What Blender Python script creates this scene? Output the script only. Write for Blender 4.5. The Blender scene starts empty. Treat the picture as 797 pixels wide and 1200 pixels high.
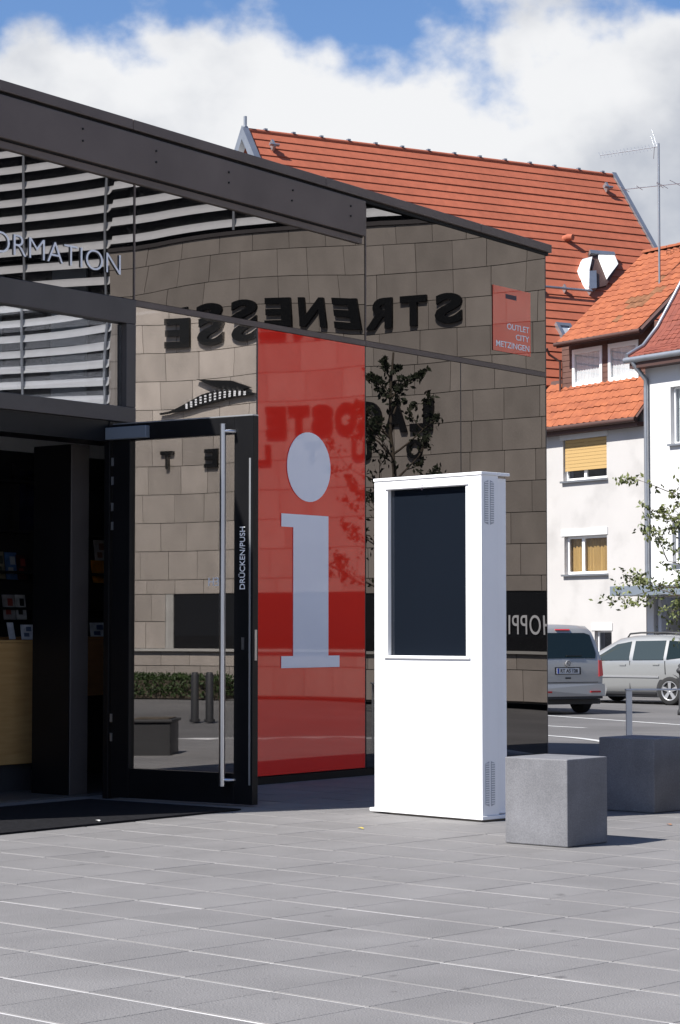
import bpy, bmesh, math, random
from mathutils import Matrix, Vector, Quaternion
R = math.radians
random.seed(7)
sc = bpy.context.scene
C = sc.collection

# ------------------------------------------------------------------ camera
F_PX, CX, CY, EYE, PITCH = 2540.0, 398.5, 600.0, 1.15, R(3.11)
cam_d = bpy.data.cameras.new('camera'); cam = bpy.data.objects.new('camera', cam_d); C.objects.link(cam)
cam.location = (0, 0, EYE); cam.rotation_euler = (R(90) + PITCH, 0, 0)
cam_d.sensor_fit = 'VERTICAL'; cam_d.sensor_height = 24.0; cam_d.lens = F_PX / 1200 * 24.0
cam_d.clip_start = 0.1; cam_d.clip_end = 5000
sc.camera = cam

# ------------------------------------------------------------------ light
SUN_AZ, SUN_EL = R(64), R(49)           # azimuth the light travels towards, measured from +Y to +X
trav = Vector((math.sin(SUN_AZ) * math.cos(SUN_EL), math.cos(SUN_AZ) * math.cos(SUN_EL), -math.sin(SUN_EL)))
sun_d = bpy.data.lights.new('sun', 'SUN'); sun_d.energy = 5.0; sun_d.angle = R(0.5); sun_d.color = (1, .965, .91)
sun = bpy.data.objects.new('sun', sun_d); C.objects.link(sun)
sun.rotation_euler = trav.to_track_quat('-Z', 'Y').to_euler()
sun.location = (-20, -15, 30)

w = bpy.data.worlds.new('World'); sc.world = w; w.use_nodes = True
nt = w.node_tree; nt.nodes.clear()
def N(t, **k):
    n = nt.nodes.new(t)
    for a, b in k.items(): setattr(n, a, b)
    return n
def L(a, b): nt.links.new(a, b)
sky = N('ShaderNodeTexSky', sky_type='NISHITA'); sky.sun_disc = False
sky.sun_elevation = SUN_EL; sky.sun_rotation = math.atan2(-trav.x, -trav.y); sky.air_density = 1.0; sky.dust_density = .6
tc = N('ShaderNodeTexCoord')
sep = N('ShaderNodeSeparateXYZ'); L(tc.outputs['Generated'], sep.inputs[0])
def math_n(op, a, b=None, c=None):
    n = N('ShaderNodeMath', operation=op)
    for i, x in enumerate((a, b, c)):
        if x is None: continue
        if isinstance(x, (int, float)): n.inputs[i].default_value = x
        else: L(x, n.inputs[i])
    return n.outputs[0]
mp = N('ShaderNodeMapping'); L(tc.outputs['Generated'], mp.inputs[0])
mp.inputs['Location'].default_value = (3.17, .4, 1.3); mp.inputs['Scale'].default_value = (1, 1, 1.25)
nz = N('ShaderNodeTexNoise'); L(mp.outputs[0], nz.inputs['Vector'])
nz.inputs['Scale'].default_value = 7.0; nz.inputs['Detail'].default_value = 9; nz.inputs['Roughness'].default_value = .5
nz2 = N('ShaderNodeTexNoise'); L(mp.outputs[0], nz2.inputs['Vector'])
nz2.inputs['Scale'].default_value = 9.0; nz2.inputs['Detail'].default_value = 6; nz2.inputs['Roughness'].default_value = .5
# cumulus bank low on the horizon all the way round, thinner cover higher up
bias = math_n('MULTIPLY', math_n('SUBTRACT', .2495, sep.outputs[2]), 4.6)
bias = math_n('MAXIMUM', bias, -.13)
cov = math_n('ADD', math_n('SUBTRACT', nz.outputs[0], .5), bias)
mask = N('ShaderNodeMapRange', interpolation_type='SMOOTHSTEP'); L(cov, mask.inputs[0])
mask.inputs[1].default_value = -.025; mask.inputs[2].default_value = .05
depth = N('ShaderNodeMapRange', interpolation_type='SMOOTHSTEP'); L(math_n('ADD', math_n('MULTIPLY', cov, .55), math_n('MULTIPLY', math_n('SUBTRACT', nz2.outputs[0], .5), 2.6)), depth.inputs[0])
depth.inputs[1].default_value = -.25; depth.inputs[2].default_value = .50
ccol = N('ShaderNodeMixRGB'); L(depth.outputs[0], ccol.inputs[0])
ccol.inputs[1].default_value = (1.05, 1.06, 1.08, 1); ccol.inputs[2].default_value = (.52, .565, .66, 1)
bg1 = N('ShaderNodeBackground'); bg1.inputs[1].default_value = .075
tint = N('ShaderNodeMixRGB', blend_type='MULTIPLY'); tint.inputs[0].default_value = 1
tint.inputs[2].default_value = (.66, .83, 1.08, 1)
L(sky.outputs[0], tint.inputs[1]); L(tint.outputs[0], bg1.inputs[0])
bg2 = N('ShaderNodeBackground'); L(ccol.outputs[0], bg2.inputs[0]); bg2.inputs[1].default_value = .475
mix = N('ShaderNodeMixShader'); L(mask.outputs[0], mix.inputs[0]); L(bg1.outputs[0], mix.inputs[1]); L(bg2.outputs[0], mix.inputs[2])
out = N('ShaderNodeOutputWorld'); L(mix.outputs[0], out.inputs[0])

vs = sc.view_settings
vs.view_transform = 'Standard'; vs.look = 'None'; vs.gamma = 1; vs.exposure = 0.85
sc.cycles.max_bounces = 12; sc.cycles.transparent_max_bounces = 16; sc.cycles.glossy_bounces = 6

# ------------------------------------------------------------------ helpers
def ray(px, py):
    a, b = (px - CX) / F_PX, (CY - py) / F_PX
    return Vector((a, math.cos(PITCH) - b * math.sin(PITCH), math.sin(PITCH) + b * math.cos(PITCH)))
EYEP = Vector((0, 0, EYE))
def ground_at(px, py, h=0.0):
    d = ray(px, py); return EYEP + d * ((h - EYE) / d.z)
def at_depth(px, py, Y):
    d = ray(px, py); return EYEP + d * (Y / d.y)
def on_plane(O, U, V, px, py):
    """(a, b) with O + a U + b V seen at that place of the photograph"""
    d = ray(px, py); n = U.cross(V); t = (O - EYEP).dot(n) / d.dot(n); p = EYEP + d * t - O
    uu, uv, vv = U.dot(U), U.dot(V), V.dot(V); pu, pv = p.dot(U), p.dot(V); D = uu * vv - uv * uv
    return (pu * vv - pv * uv) / D, (pv * uu - pu * uv) / D
def to_px(p):
    q = Vector(p) - EYEP
    z = q.y * math.cos(PITCH) + q.z * math.sin(PITCH); y = -q.y * math.sin(PITCH) + q.z * math.cos(PITCH)
    return CX + F_PX * q.x / z, CY - F_PX * y / z, z
UP = Vector((0, 0, 1))

class MB:
    def __init__(s): s.v = []; s.f = []; s.sm = []
    def add(s, vs, fs, smooth=False):
        o = len(s.v); s.v += [tuple(p) for p in vs]; s.f += [tuple(i + o for i in f) for f in fs]; s.sm += [smooth] * len(fs); return s
    def hexa(s, p, smooth=False):   # p: 4 bottom ccw, 4 top ccw
        return s.add(p, [(3, 2, 1, 0), (4, 5, 6, 7), (0, 1, 5, 4), (1, 2, 6, 5), (2, 3, 7, 6), (3, 0, 4, 7)], smooth)
    def box(s, x0, x1, y0, y1, z0, z1):
        x0, x1 = sorted((x0, x1)); y0, y1 = sorted((y0, y1)); z0, z1 = sorted((z0, z1))
        return s.hexa([(x0, y0, z0), (x1, y0, z0), (x1, y1, z0), (x0, y1, z0), (x0, y0, z1), (x1, y0, z1), (x1, y1, z1), (x0, y1, z1)])
    def prism_y(s, poly, y0, y1):   # polygon in (x, z), extruded along y
        n = len(poly); a = sum(poly[i][0] * poly[(i + 1) % n][1] - poly[(i + 1) % n][0] * poly[i][1] for i in range(n))
        if a < 0: poly = poly[::-1]
        v = [(x, y0, z) for x, z in poly] + [(x, y1, z) for x, z in poly]
        f = [tuple(range(n)), tuple(range(2 * n - 1, n - 1, -1))] + [(i, i + n, (i + 1) % n + n, (i + 1) % n) for i in range(n)]
        return s.add(v, f)
    def prism_x(s, poly, x0, x1):   # polygon in (y, z), extruded along x
        n = len(poly); a = sum(poly[i][0] * poly[(i + 1) % n][1] - poly[(i + 1) % n][0] * poly[i][1] for i in range(n))
        if a < 0: poly = poly[::-1]
        v = [(x0, y, z) for y, z in poly] + [(x1, y, z) for y, z in poly]
        f = [tuple(range(n - 1, -1, -1)), tuple(range(n, 2 * n))] + [(i, (i + 1) % n, (i + 1) % n + n, i + n) for i in range(n)]
        return s.add(v, f)
    def tube(s, pts, rad, seg=10, cap=True):
        pts = [Vector(p) for p in pts]; rad = rad if isinstance(rad, (list, tuple)) else [rad] * len(pts)
        vs, fs = [], []; prev = None
        for i, p in enumerate(pts):
            d = (pts[min(i + 1, len(pts) - 1)] - pts[max(i - 1, 0)]).normalized()
            if prev is None: a = d.orthogonal().normalized()
            else: a = (prev - d * prev.dot(d)); a = a.normalized() if a.length > 1e-6 else d.orthogonal().normalized()
            prev = a; b = d.cross(a)
            for k in range(seg):
                t = 2 * math.pi * k / seg; vs.append(p + (a * math.cos(t) + b * math.sin(t)) * rad[i])
        for i in range(len(pts) - 1):
            for k in range(seg):
                fs.append((i * seg + k, i * seg + (k + 1) % seg, (i + 1) * seg + (k + 1) % seg, (i + 1) * seg + k))
        s.add(vs, fs, True)
        if cap:
            n = len(pts) - 1
            s.add(vs[:seg], [tuple(range(seg - 1, -1, -1))]); s.add(vs[n * seg:], [tuple(range(seg))])
        return s
    def lathe_x(s, prof, seg=24, c=(0, 0, 0)):   # profile (x, r) revolved round the x axis
        vs, fs = [], []
        for x, r in prof:
            for k in range(seg):
                t = 2 * math.pi * k / seg; vs.append((c[0] + x, c[1] + r * math.cos(t), c[2] + r * math.sin(t)))
        for i in range(len(prof) - 1):
            for k in range(seg):
                fs.append((i * seg + k, i * seg + (k + 1) % seg, (i + 1) * seg + (k + 1) % seg, (i + 1) * seg + k))
        return s.add(vs, fs, True)
    def mesh(s, name):
        m = bpy.data.meshes.new(name); m.from_pydata(s.v, [], s.f)
        m.polygons.foreach_set('use_smooth', s.sm); m.update(); return m
    def build(s, name, mat, parent=None, loc=None, rot=None, bevel=0, fix=False):
        m = s.mesh(name)
        if fix:
            bm = bmesh.new(); bm.from_mesh(m); bmesh.ops.recalc_face_normals(bm, faces=bm.faces); bm.to_mesh(m); bm.free()
        return link(name, m, mat, parent, loc, rot, bevel)
def link(name, m, mat, parent=None, loc=None, rot=None, bevel=0):
    if mat is not None and not m.materials: m.materials.append(mat)
    o = bpy.data.objects.new(name, m); C.objects.link(o)
    if parent: o.parent = parent
    if loc is not None: o.location = loc
    if rot is not None: o.rotation_euler = rot
    if bevel:
        b = o.modifiers.new('bevel', 'BEVEL'); b.width = bevel; b.segments = 2; b.limit_method = 'ANGLE'
    return o
def tag(o, label=None, cat=None, group=None, kind=None):
    if label: o['label'] = label
    if cat: o['category'] = cat
    if group: o['group'] = group
    if kind: o['kind'] = kind
    return o
def empty(name, loc, rz=0):
    o = bpy.data.objects.new(name, None); C.objects.link(o); o.location = loc; o.rotation_euler = (0, 0, rz); o.empty_display_size = .3; return o
def text_mesh(body, W, H, dep=.004, bold=0.0, spacing=1.0, res=5):
    """lettering filled into W x H in the local x,z plane, face towards -y"""
    cu = bpy.data.curves.new('lettering', 'FONT'); cu.body = body; cu.size = 1; cu.extrude = .02; cu.offset = bold
    cu.space_character = spacing; cu.resolution_u = res
    o = bpy.data.objects.new('lettering', cu); C.objects.link(o); bpy.context.view_layer.update()
    m = bpy.data.meshes.new_from_object(o.evaluated_get(bpy.context.evaluated_depsgraph_get()))
    bpy.data.objects.remove(o); bpy.data.curves.remove(cu)
    xs = [v.co.x for v in m.vertices]; ys = [v.co.y for v in m.vertices]; zs = [v.co.z for v in m.vertices]
    x0, x1, y0, y1, z0, z1 = min(xs), max(xs), min(ys), max(ys), min(zs), max(zs)
    W = W or (x1 - x0) * H / (y1 - y0)
    for v in m.vertices:
        x, y, z = v.co
        v.co = ((x - x0) / (x1 - x0) * W, -(z - z0) / (z1 - z0) * dep, (y - y0) / (y1 - y0) * H)
    m.update(); m.materials.clear(); return m

# ------------------------------------------------------------------ materials
MATS = {}
def new_mat(name):
    m = bpy.data.materials.new(name); m.use_nodes = True; MATS[name] = m
    return m, m.node_tree.nodes, m.node_tree.links
def pbr(name, col, rough=.6, metal=0, spec=.5, var=.0, scale=8, bump=0, bscale=60, col2=None, rnd=0, stretch=None, coat=0, detail=5):
    m, n, l = new_mat(name); b = n['Principled BSDF']
    b.inputs['Base Color'].default_value = (*col, 1); b.inputs['Roughness'].default_value = rough
    b.inputs['Metallic'].default_value = metal; b.inputs['Specular IOR Level'].default_value = spec; b.inputs['Coat Weight'].default_value = coat
    t = n.new('ShaderNodeTexCoord'); mpp = n.new('ShaderNodeMapping'); l.new(t.outputs['Object'], mpp.inputs[0])
    if stretch: mpp.inputs['Scale'].default_value = stretch
    oi = n.new('ShaderNodeObjectInfo')
    if rnd:
        ad = n.new('ShaderNodeVectorMath'); ad.operation = 'MULTIPLY_ADD'
        cmb = n.new('ShaderNodeCombineXYZ')
        for i in range(3): l.new(oi.outputs['Random'], cmb.inputs[i])
        l.new(cmb.outputs[0], ad.inputs[0]); ad.inputs[1].default_value = (37, 53, 71); l.new(t.outputs['Object'], ad.inputs[2]); l.new(ad.outputs[0], mpp.inputs[0])
    last = None
    if var or col2:
        z = n.new('ShaderNodeTexNoise'); l.new(mpp.outputs[0], z.inputs['Vector']); z.inputs['Scale'].default_value = scale; z.inputs['Detail'].default_value = detail
        rmp = n.new('ShaderNodeMapRange'); l.new(z.outputs[0], rmp.inputs[0]); rmp.inputs[1].default_value = .3; rmp.inputs[2].default_value = .7
        mx = n.new('ShaderNodeMixRGB'); l.new(rmp.outputs[0], mx.inputs[0])
        c2 = col2 or tuple(max(0, c * (1 - var)) for c in col); c1 = col if col2 else tuple(min(1, c * (1 + var)) for c in col)
        mx.inputs[1].default_value = (*c1, 1); mx.inputs[2].default_value = (*c2, 1); last = mx.outputs[0]
    if rnd:
        hs = n.new('ShaderNodeHueSaturation'); mr = n.new('ShaderNodeMapRange'); l.new(oi.outputs['Random'], mr.inputs[0])
        mr.inputs[3].default_value = 1 - rnd; mr.inputs[4].default_value = 1 + rnd; l.new(mr.outputs[0], hs.inputs['Value'])
        if last is None: hs.inputs['Color'].default_value = (*col, 1)
        else: l.new(last, hs.inputs['Color'])
        last = hs.outputs[0]
    if last: l.new(last, b.inputs['Base Color'])
    if bump:
        z2 = n.new('ShaderNodeTexNoise'); l.new(mpp.outputs[0], z2.inputs['Vector']); z2.inputs['Scale'].default_value = bscale; z2.inputs['Detail'].default_value = 4
        bp = n.new('ShaderNodeBump'); bp.inputs['Strength'].default_value = bump; bp.inputs['Distance'].default_value = .01; l.new(z2.outputs[0], bp.inputs['Height']); l.new(bp.outputs[0], b.inputs['Normal'])
    return m
def glassy(name, refl, base=None, trans=None, tint=(1, 1, 1), rough=0.0):
    """coated glazing: a fixed share of the light is mirrored, the rest reaches an opaque back paint or passes through"""
    m, n, l = new_mat(name); n.remove(n['Principled BSDF'])
    g = n.new('ShaderNodeBsdfGlossy'); g.inputs['Roughness'].default_value = rough; g.inputs['Color'].default_value = (*tint, 1)
    if base is not None:
        d = n.new('ShaderNodeBsdfDiffuse'); d.inputs[0].default_value = (*base, 1)
        t = n.new('ShaderNodeTexCoord'); z = n.new('ShaderNodeTexNoise'); z.inputs['Scale'].default_value = 1.3; l.new(t.outputs['Object'], z.inputs['Vector'])
        mx = n.new('ShaderNodeMixRGB'); l.new(z.outputs[0], mx.inputs[0]); mx.inputs[1].default_value = (*[c * .93 for c in base], 1); mx.inputs[2].default_value = (*[c * 1.07 for c in base], 1); l.new(mx.outputs[0], d.inputs[0])
    else:
        d = n.new('ShaderNodeBsdfTransparent'); d.inputs[0].default_value = (*trans, 1)
    x = n.new('ShaderNodeMixShader')
    lw = n.new('ShaderNodeLayerWeight'); lw.inputs['Blend'].default_value = .5
    pw5 = n.new('ShaderNodeMath'); pw5.operation = 'POWER'; l.new(lw.outputs['Facing'], pw5.inputs[0]); pw5.inputs[1].default_value = 5
    mr = n.new('ShaderNodeMapRange'); l.new(pw5.outputs[0], mr.inputs[0]); mr.inputs[1].default_value = 0; mr.inputs[2].default_value = 1
    mr.inputs[3].default_value = refl; mr.inputs[4].default_value = 1; l.new(mr.outputs[0], x.inputs[0])
    l.new(d.outputs[0], x.inputs[1]); l.new(g.outputs[0], x.inputs[2])
    l.new(x.outputs[0], n['Material Output'].inputs[0]); return m

M_dark = pbr('anthracite_metal', (.070, .061, .058), .42, .0, .5, var=.12, scale=3, bump=.02, bscale=9)
M_beam = pbr('anthracite_beam', (.140, .108, .092), .40, .0, .35, var=.14, scale=2, bump=.02, bscale=5)
M_black = pbr('black_frame', (.007, .007, .008), .35, 0, .22, var=.15, scale=4)
M_gap = pbr('black_seal', (.006, .006, .006), .8)
M_spandrel = glassy('spandrel_glass', .205, base=(.0035, .0034, .0035), tint=(1, .96, .93))
M_clear = glassy('clear_glass', .54, trans=(.62, .62, .62), tint=(1, .97, .94))
M_header = glassy('header_glass', .26, trans=(.6, .61, .63), tint=(.97, .98, 1))
M_door = glassy('door_glass', .03, trans=(.80, .80, .80))
M_redpan = glassy('red_glass', .10, base=(.93, .036, .02), tint=(1, .96, .93), rough=.022)
M_ired = glassy('white_glass', .05, base=(.93, .935, .97))
M_sticker = glassy('red_film', .13, base=(.80, .085, .05), tint=(1, .96, .93))
M_white = pbr('white_lettering', (.93, .93, .93), .5)
M_ink = pbr('dark_print', (.05, .03, .05), .5)
M_steel = pbr('brushed_steel', (.58, .58, .6), .28, 1, .5, var=.06, scale=40, stretch=(1, 1, .05))
M_alu = pbr('aluminium', (.55, .56, .58), .45, 1, .5, var=.06, scale=5)
M_slab = pbr('paving_slab', (0.166, 0.160, 0.159), .82, 0, .3, var=.10, scale=2.2, bump=.5, bscale=140, rnd=.022, detail=8)
def stain(m, scale, lo, hi, dark):
    n, l = m.node_tree.nodes, m.node_tree.links; b = n['Principled BSDF']; src = b.inputs['Base Color'].links[0].from_socket
    g = n.new('ShaderNodeNewGeometry'); z = n.new('ShaderNodeTexNoise'); z.inputs['Scale'].default_value = scale; z.inputs['Detail'].default_value = 6; l.new(g.outputs['Position'], z.inputs['Vector'])
    r = n.new('ShaderNodeMapRange'); r.inputs[1].default_value = lo; r.inputs[2].default_value = hi; r.inputs[3].default_value = 1; r.inputs[4].default_value = dark; l.new(z.outputs[0], r.inputs[0])
    x = n.new('ShaderNodeMixRGB'); x.blend_type = 'MULTIPLY'; x.inputs[0].default_value = 1; l.new(src, x.inputs[1]); l.new(r.outputs[0], x.inputs[2]); l.new(x.outputs[0], b.inputs['Base Color'])
stain(M_slab, 9, .66, .74, .62); stain(M_slab, .9, .45, .75, .90)
M_joint = pbr('joint_sand', (.44, .43, .425), .95, 0, .2, var=.42, scale=1.3)
M_granite = None
M_mat = pbr('door_mat', (.012, .012, .014), .95, 0, .1, var=.5, scale=45, bump=.8, bscale=220)
M_kiosk = pbr('white_powder_coat', (.82, .82, .83), .32, 0, .5, var=.015, scale=2)
M_kside = pbr('white_powder_coat_back', (.84, .84, .85), .3, 0, .5, var=.015, scale=2)
M_vent = pbr('grey_vent', (.42, .43, .46), .6, 0, .4, var=.05, scale=6)
M_screen = glassy('screen_glass', .07, base=(.008, .011, .017))
M_stone = pbr('sand_limestone', (0.288, 0.2534, 0.2246), .88, 0, .25, var=.11, scale=2.6, bump=.25, bscale=30, rnd=.13, stretch=(1, 1, .6))
M_mortar = pbr('dark_mortar', (.10, .088, .075), .95)
M_letter = pbr('black_letter', (.006, .006, .006), .5, spec=.2)
M_slat = pbr('white_slat', (0.576, 0.576, 0.5904), .45, 0, .5, var=.05, scale=4)
M_rod = pbr('slat_rod', (.33, .34, .36), .4, .6)
M_shopglass = glassy('shop_glass', .04, base=(.008, .008, .009))
M_backglass = glassy('office_glass', .07, base=(.020, .020, .024))
M_conc = pbr('pale_concrete', (0.3312, 0.3168, 0.2952), .85, 0, .3, var=.1, scale=4)
M_dirtyconc = pbr('weathered_concrete', (0.2592, 0.2304, 0.1944), .9, 0, .3, var=.25, scale=3)
M_leaf = pbr('leaf', (0.144, 0.1548, 0.054), .55, 0, .3, col2=(0.0756, 0.1008, 0.0324), scale=1.4)
M_leaf2 = pbr('leaf_backlit', (0.02448, 0.03024, 0.0144), .6, 0, .2, col2=(0.01584, 0.0216, 0.01008), scale=1.4)  # leaf colour darkened to give the mirrored tree its backlit look
for m_ in (M_leaf,):
    m_.node_tree.nodes['Principled BSDF'].inputs['Subsurface Weight'].default_value = 0
M_bark = pbr('bark', (.075, .06, .045), .9, 0, .2, var=.3, scale=9, bump=.5, bscale=40)
M_hedge = pbr('hedge_leaf', (0.0324, 0.054, 0.0144), .6, 0, .3, col2=(0.0216, 0.0396, 0.0108), scale=2)
M_asphalt = pbr('asphalt', (0.1188, 0.1145, 0.1138), .9, 0, .2, var=.14, scale=.55, bump=.4, bscale=90, detail=9)
M_line = pbr('road_paint', (0.4464, 0.4464, 0.4392), .8, 0, .3, var=.16, scale=7)
M_render = pbr('white_render', (.44, .425, .415), .93, 0, .2, var=.035, scale=.9, bump=.15, bscale=30)
stain(M_render, 1.1, .5, .8, .80)
M_render2 = pbr('bright_white_render', (.56, .555, .55), .93, 0, .2, var=.02, scale=1, bump=.1, bscale=30)
M_tileB = pbr('red_flat_tile', (0.345, 0.098, 0.053), .75, 0, .3, var=.09, scale=4.5, rnd=.05, detail=8)
M_tile1 = pbr('orange_pantile', (.325, .102, .044), .8, 0, .3, col2=(.22, .064, .03), scale=3.2, detail=9)
M_tile2 = pbr('dull_red_tile', (0.216, 0.0612, 0.0396), .8, 0, .3, col2=(0.1512, 0.0432, 0.03024), scale=4, detail=9)
M_moss = pbr('tile_weathered', (0.18, 0.0828, 0.0432), .9, 0, .2, var=.3, scale=6)
M_brown = pbr('brown_cladding', (0.1152, 0.0612, 0.04896), .8, 0, .3, var=.12, scale=5)
M_dkbrown = pbr('brown_gutter', (.075, .04, .034), .6, .2, .4)
M_zinc = pbr('zinc', (0.3612, 0.3784, 0.4042), .4, .8, .5, var=.1, scale=3)
M_greyblue = pbr('grey_blue_metal', (0.1728, 0.2016, 0.2376), .5, .2, .5, var=.05, scale=3)
M_pvc = pbr('white_window_frame', (.80, .80, .80), .5, 0, .4)
M_blind = pbr('yellow_roller_blind', (0.432, 0.288, 0.1224), .8, 0, .2, var=.05, scale=3, stretch=(.2, .2, 12))
M_curtain = pbr('ochre_curtain', (0.4032, 0.252, 0.0936), .9, 0, .1, var=.25, scale=10, stretch=(1.6, 1.6, .05))
M_net = pbr('white_net_curtain', (0.6364, 0.645, 0.6622), .9, 0, .1, var=.09, scale=9, stretch=(2.0, 2.0, .04))
M_wpane = glassy('house_window_glass', .06, trans=(.92, .93, .93))
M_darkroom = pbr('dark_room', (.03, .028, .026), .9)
M_rope = pbr('roof_window_glass', (0.5332, 0.5676, 0.602), .35, .3)
M_car1 = pbr('silver_van_paint', (.34, .335, .325), .33, .35, .5, coat=.6)
M_car2 = pbr('silver_car_paint', (.275, .277, .272), .30, .35, .5, coat=.6)
M_carglass = glassy('car_glass', .055, base=(.008, .013, .010), tint=(.95, 1, .96))
M_carglass2 = glassy('car_glass_pale', .09, base=(.028, .036, .031), tint=(.98, 1, .98))
M_tyre = pbr('tyre', (.015, .015, .015), .85)
M_rim = pbr('alloy_rim', (0.4464, 0.4464, 0.4536), .35, .6)
M_plastic = pbr('black_plastic', (.022, .022, .024), .6)
M_taillight = pbr('tail_light', (.42, .02, .025), .2, 0, .5, coat=.5)
M_plate = pbr('number_plate', (0.504, 0.5112, 0.5184), .5)
M_plateblue = pbr('plate_band', (.02, .06, .35), .5)
M_wood = pbr('counter_wood', (.50, .30, .115), .55, 0, .4, col2=(.40, .225, .075), scale=3.5, stretch=(1, 1, 9), detail=8)
M_wood2 = pbr('counter_wood_red', (.36, .17, .06), .55, 0, .4, col2=(.29, .13, .045), scale=3.5, stretch=(1, 1, 9))
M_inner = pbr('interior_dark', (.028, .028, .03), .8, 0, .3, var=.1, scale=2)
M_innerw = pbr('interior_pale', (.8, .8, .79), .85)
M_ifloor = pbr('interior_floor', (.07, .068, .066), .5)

def granite(name, c):
    m, n, l = new_mat(name); b = n['Principled BSDF']; b.inputs['Roughness'].default_value = .7; b.inputs['Specular IOR Level'].default_value = .35
    t = n.new('ShaderNodeTexCoord'); v = n.new('ShaderNodeTexVoronoi'); v.inputs['Scale'].default_value = 230; l.new(t.outputs['Object'], v.inputs['Vector'])
    z = n.new('ShaderNodeTexNoise'); z.inputs['Scale'].default_value = 5; z.inputs['Detail'].default_value = 7; l.new(t.outputs['Object'], z.inputs['Vector'])
    sx = n.new('ShaderNodeSeparateColor'); l.new(v.outputs['Color'], sx.inputs[0])
    cr = n.new('ShaderNodeValToRGB'); l.new(sx.outputs[0], cr.inputs[0])
    e = cr.color_ramp.elements; e[0].position = .0; e[0].color = (*[x * .86 for x in c], 1); e[1].position = 1; e[1].color = (*[min(1, x * 1.17) for x in c], 1)
    k = cr.color_ramp.elements.new(.5); k.color = (*c, 1)
    mx = n.new('ShaderNodeMixRGB'); mx.blend_type = 'OVERLAY'; mx.inputs[0].default_value = .35; l.new(cr.outputs[0], mx.inputs[1]); l.new(z.outputs[0], mx.inputs[2]); l.new(mx.outputs[0], b.inputs['Base Color'])
    bp = n.new('ShaderNodeBump'); bp.inputs['Strength'].default_value = .25; bp.inputs['Distance'].default_value = .004; l.new(sx.outputs[1], bp.inputs['Height']); l.new(bp.outputs[0], b.inputs['Normal'])
    return m
M_granite = granite('speckled_granite', (.158, .158, .168))

stain(M_asphalt, .25, .45, .7, .80); stain(M_granite, 3, .5, .75, .86); stain(M_tileB, .5, .45, .75, .82)
# ------------------------------------------------------------------ ground
def ground_h(x, y):
    t = min(1, max(0, (y - 20) / 18)); return -.022 - .49 * (t * t * (3 - 2 * t))
mb = MB(); ys = [-400, -60, -10, 19.6] + [20 + i * 1.5 for i in range(0, 14)] + [45, 60, 100, 200, 500, 1500, 4000]
xs = [-3000, -600, -100, -30, -10, 0, 10, 30, 100, 600, 3000]
V = [(x, y, ground_h(x, y)) for y in ys for x in xs]; nx = len(xs)
mb.add(V, [(j * nx + i, j * nx + i + 1, (j + 1) * nx + i + 1, (j + 1) * nx + i) for j in range(len(ys) - 1) for i in range(nx - 1)], True)
ground = tag(mb.build('ground', M_asphalt), kind='structure')
# painted parking lines, draped on the slope
def paint_line(p0, p1, wd):
    p0, p1 = Vector(p0), Vector(p1); d = (p1 - p0); n = int(d.length / .7) + 2; e = Vector((-d.y, d.x)).normalized() * wd / 2; m = MB(); vs = []
    for i in range(n):
        q = p0 + d * i / (n - 1)
        for s in (1, -1):
            r = q + e * s; vs.append((r.x, r.y, ground_h(r.x, r.y) + .005))
    m.add(vs, [(2 * i, 2 * i + 1, 2 * i + 3, 2 * i + 2) for i in range(n - 1)]); m.build('painted_line', M_line, ground)
def slope_at(px, py):
    lo, hi = 10, 200
    for _ in range(50):
        Y = (lo + hi) / 2; p = at_depth(px, py, Y)
        if p.z > ground_h(p.x, p.y): lo = Y
        else: hi = Y
    return p
def line_px(a, b, wd, ext0=0, ext1=0):
    p, q = slope_at(*a), slope_at(*b); p, q = Vector((p.x, p.y)), Vector((q.x, q.y)); d = (q - p).normalized()
    paint_line(p - d * ext0, q + d * ext1, wd)
line_px((645, 839), (797, 849.6), .13, 6, 8)
line_px((645, 851), (686, 853.2), .12, 4, 0)
line_px((645, 862.6), (700, 868.3), .12, 5, 3)

# ------------------------------------------------------------------ pavilion frame of reference
AL = R(37.5)
U = Vector((math.sin(AL), math.cos(AL), 0)); VV = Vector((-U.y, U.x, 0)); NN = -VV
P0 = at_depth(155, 738, 15.06); P0.z = 0
PW = 1.367
def fs(px, py=700): return on_plane(P0, U, UP, px, py)[0]
def fh(px, py): return on_plane(P0, U, UP, px, py)[1]
def fxy(s, y): return P0 + U * s + VV * y

# ------------------------------------------------------------------ plaza paving
PA = R(43.5)                              # slab rows run to the right and away
pu = Vector((math.sin(PA), math.cos(PA), 0)); pv = Vector((-pu.y, pu.x, 0))
plaza = MB()
plaza.add([(-16, -2, -.003), (6.4, -2, -.003), (6.4, 19.55, -.003), (-16, 19.55, -.003)], [(0, 1, 2, 3)])
plaza = tag(plaza.build('plaza_pavement', M_joint), kind='structure')
SL, GA, GB = .415, .0045, .0175
def slab_geo(mb_, c, j):
    hu, hv, ch = (SL - GB) / 2, (SL - GA) / 2, .002
    def P(a, b, z): q = c + pu * a + pv * b; return (q.x, q.y, z)
    z1 = 0 + j; o = len(mb_.v)
    lo = [P(-hu, -hv, -.03), P(hu, -hv, -.03), P(hu, hv, -.03), P(-hu, hv, -.03)]
    mi = [P(-hu, -hv, z1 - ch), P(hu, -hv, z1 - ch), P(hu, hv, z1 - ch), P(-hu, hv, z1 - ch)]
    k = ch; to = [P(-hu + k, -hv + k, z1), P(hu - k, -hv + k, z1), P(hu - k, hv - k, z1), P(-hu + k, hv - k, z1)]
    mb_.add(lo + mi + to, [(8, 9, 10, 11)] + [(a, (a + 1) % 4, 4 + (a + 1) % 4, 4 + a) for a in range(4)] + [(4 + a, 4 + (a + 1) % 4, 8 + (a + 1) % 4, 8 + a) for a in range(4)])
rs = random.Random(3); cells = []
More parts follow.
